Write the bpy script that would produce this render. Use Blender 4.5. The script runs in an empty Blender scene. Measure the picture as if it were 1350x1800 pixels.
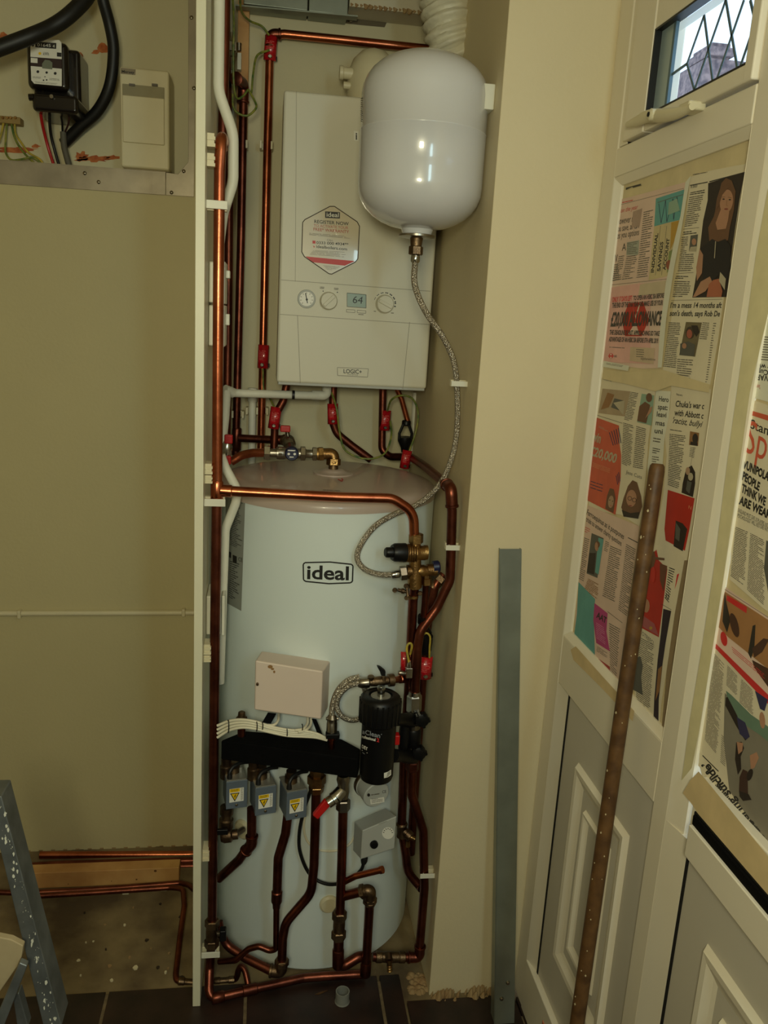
import bpy, math, random
import numpy as np
from mathutils import Vector, Matrix
random.seed(7)
C = bpy.context.scene.collection
PI = math.pi

# ---------------------------------------------------------------- camera
CAMZ = 1.63
YAW, PITCH, ROLL, FPX = math.radians(8.62), math.radians(13.10), math.radians(3.277), 1444.0
_f = Vector((math.sin(YAW)*math.cos(PITCH), math.cos(YAW)*math.cos(PITCH), -math.sin(PITCH)))
_r = Vector((math.cos(YAW), -math.sin(YAW), 0))
_u = _r.cross(_f)
cr, sr = math.cos(ROLL), math.sin(ROLL)
RGT = cr*_r + sr*_u
UPV = -sr*_r + cr*_u
FWD = _f
CAM = Vector((0, 0, CAMZ))
cam_data = bpy.data.cameras.new('camera')
cam = bpy.data.objects.new('camera', cam_data); C.objects.link(cam)
M = Matrix((( RGT.x, UPV.x, -FWD.x, 0), (RGT.y, UPV.y, -FWD.y, 0), (RGT.z, UPV.z, -FWD.z, CAMZ), (0, 0, 0, 1)))
cam.matrix_world = M
cam_data.sensor_fit = 'HORIZONTAL'; cam_data.sensor_width = 36.0
cam_data.lens = FPX/1350*36.0; cam_data.clip_start = 0.02
bpy.context.scene.camera = cam

# ---------------------------------------------------------------- world, lights, exposure
sc = bpy.context.scene
sc.view_settings.view_transform = 'Standard'; sc.view_settings.look = 'None'
sc.view_settings.exposure = 0.0; sc.view_settings.gamma = 1.0
sc.view_settings.use_curve_mapping = False
w = bpy.data.worlds.new('sky'); sc.world = w; w.use_nodes = True
bg = w.node_tree.nodes['Background']
bg.inputs[0].default_value = (0.60, 0.76, 0.95, 1); bg.inputs[1].default_value = 2.0

def area(name, loc, target, sx, sy, power, color):
    d = bpy.data.lights.new(name, 'AREA'); d.shape = 'RECTANGLE'; d.size = sx; d.size_y = sy
    d.energy = power; d.color = color
    o = bpy.data.objects.new(name, d); C.objects.link(o); o.location = loc
    o.rotation_euler = (Vector(target)-Vector(loc)).to_track_quat('-Z', 'Y').to_euler()
    return o
# ceiling lamp of the room, warm light fitted near the camera, cool light added by the windowless wall
area('near_camera_light', (-0.10, -0.28, 1.77), (0.20, 2.0, 1.30), 0.24, 0.24, 14.2, (1.0, 0.95, 0.64))
area('ceiling_lamp_light', (0.50, 0.10, 2.42), (0.30, 0.5, 0), 0.16, 0.16, 1.6, (1.0, 0.86, 0.70))
area('right_cool_fill', (0.64, -0.62, 1.95), (0.1, 1.6, 1.2), 0.30, 0.60, 8.5, (0.60, 0.90, 1.0))

# ---------------------------------------------------------------- pixel -> place on a real surface
def ray(x, y): return FWD + (x-675)/FPX*RGT - (y-900)/FPX*UPV
def P(x, y, Y): d = ray(x, y); return CAM + d*(Y/d.y)
def PX(x, y, X): d = ray(x, y); return CAM + d*(X/d.x)
def PZ(x, y, Z): d = ray(x, y); return CAM + d*((Z-CAMZ)/d.z)
def PCYL(x, y, cx, cy, r):
    d = ray(x, y); a = d.x**2+d.y**2; b = -2*(d.x*cx+d.y*cy); c = cx*cx+cy*cy-r*r
    D = b*b-4*a*c
    t = (-b-math.sqrt(max(D, 0)))/(2*a)
    return CAM + d*t
def SY(Y): return lambda x, y: P(x, y, Y)
def SX(X): return lambda x, y: PX(x, y, X)
def SZ(Z): return lambda x, y: PZ(x, y, Z)
def SC(cx, cy, r): return lambda x, y: PCYL(x, y, cx, cy, r)

# ---------------------------------------------------------------- materials
def srgb(r, g, b):
    f = lambda c: (c/255/12.92) if c/255 <= 0.04045 else ((c/255+0.055)/1.055)**2.4
    return (f(r), f(g), f(b))
MATS = {}
def mat(name, col, rough=0.5, metal=0.0, var=0.08, scale=8.0, bump=0.0, bscale=60.0, col2=None, coat=0.0, spec=0.5, trans=0.0, wave=0.0):
    if name in MATS: return MATS[name]
    m = bpy.data.materials.new(name); m.use_nodes = True; nt = m.node_tree; N = nt.nodes; L = nt.links
    b = N['Principled BSDF']
    b.inputs['Roughness'].default_value = rough; b.inputs['Metallic'].default_value = metal
    b.inputs['Coat Weight'].default_value = coat; b.inputs['Specular IOR Level'].default_value = spec
    b.inputs['Transmission Weight'].default_value = trans
    tc = N.new('ShaderNodeTexCoord')
    nz = N.new('ShaderNodeTexNoise'); nz.inputs['Scale'].default_value = scale; nz.inputs['Detail'].default_value = 5
    L.new(tc.outputs['Object'], nz.inputs['Vector'])
    rp = N.new('ShaderNodeValToRGB'); rp.color_ramp.elements[0].position = 0.35; rp.color_ramp.elements[1].position = 0.68
    c2 = col2 if col2 else tuple(max(0, c*(1-var*2)) for c in col)
    rp.color_ramp.elements[0].color = (*c2, 1); rp.color_ramp.elements[1].color = (*col, 1)
    L.new(nz.outputs['Fac'], rp.inputs['Fac']); L.new(rp.outputs['Color'], b.inputs['Base Color'])
    if bump > 0:
        n2 = N.new('ShaderNodeTexNoise'); n2.inputs['Scale'].default_value = bscale; n2.inputs['Detail'].default_value = 4
        L.new(tc.outputs['Object'], n2.inputs['Vector'])
        bp = N.new('ShaderNodeBump'); bp.inputs['Strength'].default_value = bump; bp.inputs['Distance'].default_value = 0.004
        L.new(n2.outputs['Fac'], bp.inputs['Height']); L.new(bp.outputs['Normal'], b.inputs['Normal'])
    if wave > 0:
        n2 = N.new('ShaderNodeTexVoronoi'); n2.inputs['Scale'].default_value = wave
        L.new(tc.outputs['Object'], n2.inputs['Vector'])
        bp = N.new('ShaderNodeBump'); bp.inputs['Strength'].default_value = 0.9; bp.inputs['Distance'].default_value = 0.002
        L.new(n2.outputs['Distance'], bp.inputs['Height']); L.new(bp.outputs['Normal'], b.inputs['Normal'])
    MATS[name] = m
    return m
magnolia = mat('magnolia_paint', srgb(216, 202, 166), 0.6, var=0.03, scale=2.0, bump=0.12, bscale=120)
magnolia2 = mat('alcove_paint', srgb(205, 196, 160), 0.6, var=0.04, scale=3.0, bump=0.12, bscale=90)
revealp = mat('reveal_paint', srgb(200, 192, 168), 0.6, var=0.03, scale=2.0, bump=0.1, bscale=100)
leftp = mat('hall_wall_paint', srgb(196, 184, 140), 0.6, var=0.03, scale=2.5, bump=0.12, bscale=110)
whitepaint = mat('white_gloss_board', srgb(226, 222, 196), 0.4, var=0.03, scale=6)
boilerw = mat('boiler_enamel', srgb(216, 212, 194), 0.42, var=0.01, scale=2, spec=0.35)
tankw = mat('cylinder_enamel', srgb(222, 232, 230), 0.35, var=0.02, scale=3, coat=0.2)
tanktop = mat('cylinder_lid', srgb(190, 172, 160), 0.35, var=0.03, scale=3, coat=0.2)
vesselw = mat('vessel_enamel', srgb(208, 208, 210), 0.22, var=0.01, scale=2, coat=0.6)
plasticw = mat('white_plastic', srgb(222, 220, 204), 0.4, var=0.03, scale=12)
plasticc = mat('cream_plastic', srgb(216, 206, 172), 0.4, var=0.03, scale=12)
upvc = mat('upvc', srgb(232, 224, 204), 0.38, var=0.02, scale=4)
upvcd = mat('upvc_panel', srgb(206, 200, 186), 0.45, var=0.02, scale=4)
pink = mat('cover_plastic', srgb(222, 204, 190), 0.45, var=0.02, scale=4)
copper = mat('copper', srgb(196, 116, 80), 0.27, 1.0, scale=14, col2=srgb(152, 80, 54), bump=0.05, bscale=150)
copperd = mat('aged_copper', srgb(134, 76, 58), 0.36, 1.0, scale=18, col2=srgb(92, 50, 40), bump=0.08, bscale=150)
brass = mat('brass', srgb(178, 142, 88), 0.36, 1.0, scale=30, col2=srgb(122, 92, 58), bump=0.2, bscale=300)
brassd = mat('dull_brass', srgb(140, 116, 88), 0.42, 1.0, scale=30, col2=srgb(92, 74, 58), bump=0.2, bscale=300)
chrome = mat('chrome', srgb(190, 188, 180), 0.2, 1.0, scale=30, var=0.1)
nickel = mat('nickel', srgb(160, 152, 138), 0.3, 1.0, scale=30, var=0.12)
braid = mat('steel_braid', srgb(206, 196, 178), 0.34, 0.85, scale=260, var=0.22, wave=420)
galv = mat('galvanised_steel', srgb(146, 152, 140), 0.4, 0.6, scale=9, var=0.12)
framem = mat('metal_frame_steel', srgb(170, 158, 136), 0.42, 0.45, scale=12, var=0.15, bump=0.05, bscale=60)
black = mat('black_plastic', srgb(13, 13, 14), 0.4, var=0.1, scale=20, spec=0.3)
foam = mat('black_foam', srgb(7, 7, 8), 0.85, var=0.15, scale=30, bump=0.2, bscale=200, spec=0.12)
blackr = mat('black_rubber', srgb(14, 14, 15), 0.5, var=0.1)
dark = mat('dark_gap', srgb(10, 9, 8), 0.9, var=0.1)
red = mat('red_plastic', srgb(190, 24, 22), 0.35, var=0.08, scale=20)
redtag = mat('red_foil_tag', srgb(196, 22, 34), 0.25, var=0.2, scale=90, coat=0.5)
blue = mat('blue_plastic', srgb(18, 24, 62), 0.3, var=0.05)
grey = mat('grey_plastic', srgb(132, 134, 128), 0.5, var=0.03)
greyp = mat('pale_grey_plastic', srgb(176, 178, 172), 0.5, var=0.03)
motorg = mat('grey_blue_steel', srgb(112, 124, 138), 0.4, 0.35, var=0.05, scale=10)
zinc = mat('zinc_base', srgb(170, 168, 158), 0.45, 0.6, var=0.15, scale=30)
yellow = mat('yellow_print', srgb(240, 196, 20), 0.4, var=0.02)
white = mat('white_label', srgb(232, 230, 220), 0.4, var=0.02)
ink = mat('black_print', srgb(26, 24, 22), 0.5, var=0.02)
inkg = mat('grey_print', srgb(104, 98, 88), 0.6, var=0.02)
redp = mat('red_print', srgb(206, 44, 44), 0.45, var=0.03)
gline = mat('grey_line', srgb(150, 144, 126), 0.5, var=0.02)
lcd = mat('lcd_screen', srgb(132, 150, 128), 0.3, var=0.02)
wiregy = mat('green_yellow_wire', srgb(150, 146, 60), 0.4, scale=60, col2=srgb(64, 96, 44))
wirey = mat('yellow_wire', srgb(214, 180, 60), 0.4, scale=60, col2=srgb(150, 140, 60))
wirer = mat('red_wire', srgb(170, 22, 28), 0.35, var=0.05)
cable = mat('white_cable', srgb(226, 220, 196), 0.4, var=0.02)
pvcduct = mat('duct_vinyl', srgb(216, 210, 186), 0.45, var=0.06, scale=30, bump=0.5, bscale=50)
pine = mat('pine', srgb(206, 160, 100), 0.55, scale=10, col2=srgb(176, 124, 70))
oldwood = mat('broom_wood', srgb(104, 74, 42), 0.5, scale=34, col2=srgb(76, 52, 30), bump=0.25, bscale=60, spec=0.3)
alu = mat('aluminium', srgb(134, 140, 142), 0.45, 0.7, scale=20, var=0.2)
plaster = mat('plaster', srgb(160, 136, 96), 0.9, scale=30, col2=srgb(150, 118, 78), bump=0.6, bscale=90)
redplaster = mat('red_plaster', srgb(150, 62, 36), 0.9, scale=60, col2=srgb(196, 120, 66), bump=0.6, bscale=120)
meterbk = mat('meter_bakelite', srgb(24, 18, 16), 0.25, var=0.1, coat=0.3)
tile = mat('floor_tile', srgb(50, 33, 27), 0.45, scale=14, col2=srgb(28, 18, 15), bump=0.25, bscale=24)
grout = mat('grout', srgb(128, 110, 82), 0.9, scale=60, var=0.2, bump=0.4, bscale=200)
concrete = mat('concrete', srgb(142, 124, 88), 0.85, scale=7, col2=srgb(88, 72, 50), bump=0.5, bscale=40)
tape = mat('masking_tape', srgb(218, 202, 160), 0.55, var=0.06, scale=20, bump=0.1, bscale=60)
tapey = mat('yellow_tape', srgb(222, 208, 140), 0.5, var=0.05, scale=20)
paper = mat('newsprint', srgb(228, 218, 192), 0.75, var=0.05, scale=9, bump=0.15, bscale=20)
paperp = mat('pink_newsprint', srgb(230, 202, 186), 0.75, var=0.07, scale=9, bump=0.15, bscale=20)
paperw = mat('white_newsprint', srgb(226, 226, 210), 0.75, var=0.05, scale=9)
def inkc(n, r, g, b): return mat('print_'+n, srgb(r, g, b), 0.65, var=0.06, scale=25)
MATS_SKIN = inkc('skin', 182, 136, 108)

# ---------------------------------------------------------------- mesh builder
def V(*a): return Vector(a)
def perp(d):
    d = d.normalized()
    a = Vector((0, 0, 1)) if abs(d.z) < 0.9 else Vector((0, 1, 0))
    x = d.cross(a).normalized(); return x, d.cross(x).normalized()
def fillet(pts, R=0.03, n=6):
    out = [pts[0]]
    for i in range(1, len(pts)-1):
        p = pts[i]; a = pts[i-1]-p; b = pts[i+1]-p
        la, lb = a.length, b.length
        if la < 1e-6 or lb < 1e-6: continue
        a.normalize(); b.normalize()
        th = PI - a.angle(b)
        if th < 0.03: out.append(p); continue
        t = min(R*math.tan(th/2), la*0.48, lb*0.48)
        s = p+a*t; e = p+b*t
        for k in range(n+1):
            q = k/n; out.append(s*(1-q)**2+p*2*q*(1-q)+e*q*q)
    out.append(pts[-1]); return out
def smooth(pts, n=6):
    out = []; q = [pts[0]*2-pts[1]]+list(pts)+[pts[-1]*2-pts[-2]]
    for i in range(1, len(q)-2):
        for k in range(n):
            t = k/n; a, b, c, d = q[i-1], q[i], q[i+1], q[i+2]
            out.append(0.5*((2*b)+(c-a)*t+(2*a-5*b+4*c-d)*t*t+(3*b-a-3*c+d)*t**3))
    out.append(pts[-1]); return out

class MB:
    def __init__(s): s.v = []; s.f = []; s.m = []; s.mats = []; s.k = 0; s.lift = None
    def mi(s, m):
        if m not in s.mats: s.mats.append(m)
        return s.mats.index(m)
    def add(s, vs, fs, m):
        o = len(s.v); k = s.mi(m); L = s.lift*s.k if s.lift else Vector((0, 0, 0)); s.v += [Vector(v)+L for v in vs]
        for f in fs: s.f.append([i+o for i in f]); s.m.append(k)
        return s
    def tube(s, pts, r, m, seg=14, caps=True):
        pts = [Vector(p) for p in pts]
        n = len(pts); rs = r if isinstance(r, (list, tuple)) else [r]*n
        vs = []; T = []
        for i in range(n):
            a = pts[min(i+1, n-1)]-pts[max(i-1, 0)]
            T.append(a.normalized() if a.length > 1e-9 else (T[-1] if T else Vector((0, 0, 1))))
        x, _ = perp(T[0])
        for i in range(n):
            x = (x-T[i]*x.dot(T[i])); x = x.normalized() if x.length > 1e-6 else perp(T[i])[0]
            y = T[i].cross(x)
            for k in range(seg):
                a = 2*PI*k/seg; vs.append(pts[i]+(x*math.cos(a)+y*math.sin(a))*rs[i])
        fs = []
        for i in range(n-1):
            for k in range(seg):
                k2 = (k+1) % seg; fs.append([i*seg+k, i*seg+k2, (i+1)*seg+k2, (i+1)*seg+k])
        if caps: fs.append(list(range(seg))[::-1]); fs.append([(n-1)*seg+k for k in range(seg)])
        return s.add(vs, fs, m)
    def lathe(s, A, B, prof, m, seg=20):
        A = Vector(A); B = Vector(B); pts = [A.lerp(B, t) for t, _ in prof]
        x, y = perp(B-A); vs = []; n = len(prof)
        for i, (t, r) in enumerate(prof):
            for k in range(seg):
                a = 2*PI*k/seg; vs.append(pts[i]+(x*math.cos(a)+y*math.sin(a))*max(r, 1e-5))
        fs = []
        for i in range(n-1):
            for k in range(seg):
                k2 = (k+1) % seg; fs.append([i*seg+k, (i+1)*seg+k, (i+1)*seg+k2, i*seg+k2])
        fs.append(list(range(seg))); fs.append([(n-1)*seg+k for k in range(seg)][::-1])
        return s.add(vs, fs, m)
    def box(s, a, b, m, rz=0.0, piv=None):
        x0, y0, z0 = (min(p, q) for p, q in zip(a, b)); x1, y1, z1 = (max(p, q) for p, q in zip(a, b))
        vs = [V(x, y, z) for z in (z0, z1) for x, y in ((x0, y0), (x1, y0), (x1, y1), (x0, y1))]
        if rz:
            pv = Vector(piv) if piv else V((x0+x1)/2, (y0+y1)/2, 0); R = Matrix.Rotation(rz, 3, 'Z')
            vs = [R @ (v-pv)+pv for v in vs]
        return s.add(vs, [[0, 3, 2, 1], [4, 5, 6, 7], [0, 1, 5, 4], [1, 2, 6, 5], [2, 3, 7, 6], [3, 0, 4, 7]], m)
    def prism(s, pts, off, m):
        """polygon pts pushed by the vector off"""
        n = len(pts); off = Vector(off); pts = [Vector(p) for p in pts]
        vs = pts+[p+off for p in pts]
        fs = [list(range(n)), [n+i for i in range(n)][::-1]]+[[i, n+i, n+(i+1) % n, (i+1) % n] for i in range(n)]
        return s.add(vs, fs, m)
    def hull8(s, q, m):
        """q = 4 front points then the 4 matching back points"""
        return s.add(q, [[0, 1, 2, 3], [7, 6, 5, 4], [0, 4, 5, 1], [1, 5, 6, 2], [2, 6, 7, 3], [3, 7, 4, 0]], m)
    def poly(s, surf, px, m, sub=0):
        s.k += 1
        if sub:
            q = []
            for i in range(len(px)):
                a, b = px[i], px[(i+1) % len(px)]
                for k in range(sub): q.append((a[0]+(b[0]-a[0])*k/sub, a[1]+(b[1]-a[1])*k/sub))
            px = q
        return s.add([surf(*p) for p in px], [list(range(len(px)))], m)
    def ell(s, surf, cx, cy, rx, ry, m, n=20, rot=0):
        c, q = math.cos(rot), math.sin(rot)
        return s.poly(surf, [(cx+c*rx*math.cos(2*PI*k/n)-q*ry*math.sin(2*PI*k/n), cy+q*rx*math.cos(2*PI*k/n)+c*ry*math.sin(2*PI*k/n)) for k in range(n)], m)
    def stroke(s, surf, px, wpx, m, sub=1, closed=False):
        s.k += 1
        if closed: px = list(px)+[px[0]]
        q = []
        for i in range(len(px)-1):
            for k in range(sub):
                t = k/sub; q.append((px[i][0]+(px[i+1][0]-px[i][0])*t, px[i][1]+(px[i+1][1]-px[i][1])*t))
        q.append(px[-1])
        for i in range(len(q)-1):
            (ax, ay), (bx, by) = q[i], q[i+1]; l = math.hypot(bx-ax, by-ay)
            if l < 1e-6: continue
            nx, ny = -(by-ay)/l*wpx/2, (bx-ax)/l*wpx/2
            s.add([surf(ax+nx, ay+ny), surf(bx+nx, by+ny), surf(bx-nx, by-ny), surf(ax-nx, ay-ny)], [[0, 1, 2, 3]], m)
        return s
    def lines(s, surf, quad, n, m, fill=0.45, ragged=0.12, cols=1, gap=0.06, head=0):
        """n rows of print-like strips in quad TL TR BR BL (pixels)"""
        TL, TR, BR, BL = quad; s.k += 1
        def q(u, v):
            ax = TL[0]+(TR[0]-TL[0])*u; ay = TL[1]+(TR[1]-TL[1])*u
            bx = BL[0]+(BR[0]-BL[0])*u; by = BL[1]+(BR[1]-BL[1])*u
            return (ax+(bx-ax)*v, ay+(by-ay)*v)
        for c in range(cols):
            u0 = c/cols+gap/2; u1 = (c+1)/cols-gap/2
            for i in range(n):
                v0 = (i+0.2)/n; v1 = v0+fill/n
                ue = u1-(u1-u0)*random.random()*ragged
                if random.random() < 0.1: ue = u0+(u1-u0)*0.6
                cuts = sorted([u0+(ue-u0)*random.random() for _ in range(3)])
                edges = [u0]+cuts+[ue]
                for a, b in zip(edges[:-1], edges[1:]):
                    b2 = b-(u1-u0)*0.025
                    if b2 <= a: continue
                    s.add([surf(*q(a, v0)), surf(*q(b2, v0)), surf(*q(b2, v1)), surf(*q(a, v1))], [[0, 1, 2, 3]], m)
        return s
    def text(s, surf, txt, bl, br, tl, m, bold=0.0, shear=0.0):
        vs, fs = text_mesh(txt, bold, shear); s.k += 1
        x0 = min(v[0] for v in vs); x1 = max(v[0] for v in vs)
        out = []
        for x, y in vs:
            u = (x-x0)/(x1-x0); v = y/0.70
            out.append(surf(bl[0]+u*(br[0]-bl[0])+v*(tl[0]-bl[0]), bl[1]+u*(br[1]-bl[1])+v*(tl[1]-bl[1])))
        return s.add(out, fs, m)
    def build(s, name, parent=None, bevel=0.0, sharp=38, flat=False, seg=2):
        me = bpy.data.meshes.new(name)
        me.from_pydata([tuple(v) for v in s.v], [], s.f)
        for m in s.mats: me.materials.append(m)
        me.polygons.foreach_set('material_index', s.m)
        me.validate(); me.update()
        if not flat:
            me.polygons.foreach_set('use_smooth', [True]*len(me.polygons)); me.set_sharp_from_angle(angle=math.radians(sharp))
        o = bpy.data.objects.new(name, me); C.objects.link(o)
        if parent is not None: o.parent = parent
        if bevel:
            b = o.modifiers.new('bevel', 'BEVEL'); b.width = bevel; b.segments = seg; b.limit_method = 'ANGLE'; b.harden_normals = True
        return o

_TC = {}
def text_mesh(txt, bold, shear):
    k = (txt, bold, shear)
    if k in _TC: return _TC[k]
    cu = bpy.data.curves.new('t', 'FONT'); cu.body = txt; cu.size = 1; cu.offset = bold; cu.shear = shear; cu.resolution_u = 3
    o = bpy.data.objects.new('t', cu); C.objects.link(o)
    dg = bpy.context.evaluated_depsgraph_get(); dg.update()
    me = bpy.data.meshes.new_from_object(o.evaluated_get(dg))
    r = ([(v.co.x, v.co.y) for v in me.vertices], [list(p.vertices) for p in me.polygons])
    bpy.data.objects.remove(o); bpy.data.meshes.remove(me); bpy.data.curves.remove(cu)
    _TC[k] = r; return r

def thing(name, label, cat, group=None):
    o = bpy.data.objects.new(name, None); C.objects.link(o); o.empty_display_size = 0.02
    tag(o, label, cat, group); return o
def tag(o, label, cat, group=None, kind=None):
    o['label'] = label; o['category'] = cat
    if group: o['group'] = group
    if kind: o['kind'] = kind
    return o
def struct(name, mb, bevel=0.0, parent=None, **k):
    o = mb.build(name, parent, bevel, **k)
    if parent is None: o['kind'] = 'structure'
    return o
def plab(o, label): o['label'] = label; return o
def kids(o):
    r = []
    for c in C.objects:
        if c.parent == o: r.append(c); r += kids(c)
    return r
DONE = set()
def settle(root):
    """puts the origin of a thing at the middle of its base"""
    if root in DONE: return
    DONE.add(root)
    ms = [c for c in [root]+kids(root) if c.type == 'MESH']
    if not ms: return
    lo = Vector((1e9,)*3); hi = -lo
    for o in ms:
        for v in o.data.vertices:
            for i in range(3): lo[i] = min(lo[i], v.co[i]); hi[i] = max(hi[i], v.co[i])
    c = V((lo.x+hi.x)/2, (lo.y+hi.y)/2, lo.z)
    T = Matrix.Translation(-c)
    for me in {o.data for o in ms}: me.transform(T)
    root.location = root.location+c
def copy_tree(o, parent=None):
    c = o.copy(); C.objects.link(c); c.parent = parent
    for ch in [k for k in list(C.objects) if k.parent == o]: copy_tree(ch, c)
    return c
def px3(pts, Y=None): return [P(p[0], p[1], p[2] if len(p) > 2 else Y) for p in pts]

def pipe(label, pts, Y=None, d=0.022, m=None, bend=0.04, name='copper_pipe', cat='pipe', group=None, curve=False, joints=(), jm=None, seg=18):
    """one pipe run through pixel points at real depths; joints = (fraction, half length) soldered sleeves"""
    m = m or copperd; p3 = [q if isinstance(q, Vector) else P(q[0], q[1], q[2] if len(q) > 2 else Y) for q in pts]
    path = smooth(p3, 8) if curve else fillet(p3, bend, 7)
    t = thing(name, label, cat, group)
    MB().tube(path, d/2, m, seg).build('pipe_run', t)
    for (i, h) in joints:
        p = p3[i]; q = p3[i+1] if i+1 < len(p3) else p3[i-1]
        dd = (q-p).normalized()
        MB().lathe(p-dd*h, p+dd*h, [(0, d/2+.0004), (0.02, d/2+.0022), (.06, d/2+.0016), (.94, d/2+.0016), (.98, d/2+.0022), (1, d/2+.0004)], jm or m).build('solder_sleeve', t)
    return t
def nutprof(r): return [(0, r*.86), (.08, r), (.92, r), (1, r*.86)]
# ================================================================ THE ROOM
ZC = -0.012                                    # bare concrete level, tile tops are Z = 0
YB, YP, YL = 2.443, 1.689, 2.33                # alcove back wall, front of partition and pier, hall wall
XD = 0.66                                      # inner face of the door frame
struct('floor', MB().box((-1.7, -2.6, -.08), (0.8, 2.6, ZC), concrete))
b = MB(); g = 0.004
for i in range(-5, 3):
    for j in range(-13, 1):
        x0 = -0.015+i*.333; x1 = min(x0+.333, XD); y1 = 1.75+j*.333; y0 = y1-.333
        if x0 >= XD: continue
        if i == 1 and j == 0:
            b.box((x0+g, y0+g, ZC), (.372, y1, 0), tile); b.box((.380, y0+g, ZC), (x1, 1.665, -.001), tile); continue
        if i == 2 and j == 0: b.box((x0+g, y0+g, ZC), (x1, 1.655, 0), tile); continue
        b.box((x0+g, y0+g, ZC), (x1-g, y1-(0 if j == 0 else g), 0), tile)
b.box((-1.7, -2.6, ZC-.001), (XD, 1.60, -.003), grout)
b.box((-.356, 1.59, ZC-.002), (-.340, 1.747, -.003), grout); b.box((-.023, 1.59, ZC-.002), (-.007, 1.745, -.003), grout); b.box((.310, 1.59, ZC-.002), (.326, 1.735, -.003), grout)
struct('floor', b, bevel=0.0015)
struct('ceiling', MB().box((-1.7, -2.6, 2.5), (0.8, 2.6, 2.58), magnolia))
struct('wall_back', MB().box((-.13, YB, ZC), (.46, YB+.08, 2.5), magnolia2))
struct('wall_rear', MB().box((-1.7, -2.68, ZC), (0.8, -2.6, 2.5), magnolia))
struct('wall_side', MB().box((-1.78, -2.6, ZC), (-1.7, 2.6, 2.5), magnolia))
zo = P(170, 306, YL).z; xo = P(333, 150, YL).x
zwb = P(200, 1490, YL).z
b = MB().box((-1.7, YL, zwb), (-.14, 2.6, zo), leftp).box((xo, YL, zo), (-.14, 2.6, 2.5), leftp)
struct('wall_left', b)
struct('trim_4', MB().box((-1.7, YL+.03, ZC), (-.14, 2.6, zwb+.01), concrete))
# ragged plaster edge at the foot of the hall wall
b = MB(); xs = [-.8+i*.012 for i in range(56)]
for i in range(len(xs)-1):
    h = zwb-.004*random.random()-.008*math.sin(i*.3)**2; b.box((xs[i], YL-.001*random.random(), h), (xs[i+1], YL+.01, zwb+.001), leftp if i % 3 else plaster)
struct('trim_1', b)
struct('wall_recess', MB().box((-1.7, 2.42, zo-.03), (xo+.03, 2.5, 2.5), magnolia2))
struct('wall_partition', MB().box((-.140, YP, 0.0), (-.122, 2.6, 2.5), whitepaint), bevel=0.001)
struct('wall_pier', MB().box((.44, YP, ZC), (XD+.01, 2.6, 2.5), magnolia), bevel=0.002)
b = MB()                                       # broken plaster at the foot of the pier
for i in range(70):
    x = .445+.2*random.random(); s = .002+.005*random.random()**2; yy = YP-.002-.03*random.random()**2
    b.lathe(V(x, yy-s*.5, ZC), V(x+.004, yy, ZC+.010+s*(1+2*random.random())), [(0, s*1.4), (.5, s*1.2), (1, s*.3)], plaster, 7)
for i in range(40):
    x = .395+.045*random.random(); y = 1.70+.06*random.random(); s = .003+.005*random.random()
    b.lathe(V(x, y, ZC), V(x, y, ZC+s), [(0, s*1.5), (.6, s*1.1), (1, s*.3)], plaster, 7)
struct('trim_2', b)

# ---------------------------------------------------------------- meter recess frame
b = MB(); S = SY(YL-.004); dy = (0, .006, 0)
b.prism([S(-30, 279), S(291, 303), S(291, 343), S(-30, 321)], dy, framem)
b.prism([S(291.5, 303), S(313, 306), S(331, 284), S(331, -30), S(345.5, -30), S(341, 346), S(291.5, 343)], dy, framem)
t = thing('recess_trim', 'riveted metal strip framing the electricity meter recess', 'frame')
b.build('strip', t, bevel=.0008)
MB().prism([S(-30, 279), S(291, 303), S(313, 306), S(331, 284), S(331, -30)][0:1]+[S(291, 303.5), S(291, 302.2), S(-30, 278)], (0, .085, 0), framem).build('inner_lip', t)
for (x, y) in ((336.5, 31), (341, 155), (323, 301), (301.5, 338.5), (173.5, 320), (149, 304.5)):
    c = P(x, y, YL-.004)
    MB().lathe(c+V(0, .001, 0), c-V(0, .003, 0), [(0, .005), (.5, .0048), (1, .002)], nickel, 12).build('screw', t)
# grey trace along the bottom edge
# ---------------------------------------------------------------- chipped plaster patches behind the meter (their own wear shapes)
S = SY(2.4195)
def blob(surf, pts, m, lift=0): b.poly(surf, pts, m)
def splat(cx, cy, w_, h_, n, m):
    pts = []
    for k in range(n):
        a = 2*PI*k/n; r = .55+.55*random.random(); pts.append((cx+w_*r*math.cos(a), cy+h_*r*math.sin(a)))
    ob = MB().poly(S, pts, m).build('chipped_plaster'); tag(ob, SPL.pop(0), 'plaster patch', 'chipped plaster patches in the meter recess')
SPL = ['largest chipped patch, left of the fuse box foot', 'small chip at the left end of the patch by the fuse box', 'small chip touching the foot of the fuse box', 'long chipped patch behind the green and yellow wires', 'small chip behind the red wire end', 'chipped patch beside the thick black cable bend', 'small chip left of the patch beside the thick cable', 'chipped patch above the thick cable at the left edge']
for c in ((165, 279, 38, 6, 26), (143, 276, 14, 11, 17), (195, 277, 16, 5, 15), (30, 263, 42, 6, 26), (62, 257, 10, 4, 12), (180, 86, 14, 11, 15), (168, 92, 8, 5, 11), (5, 66, 12, 10, 13)): splat(*c, redplaster)

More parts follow.
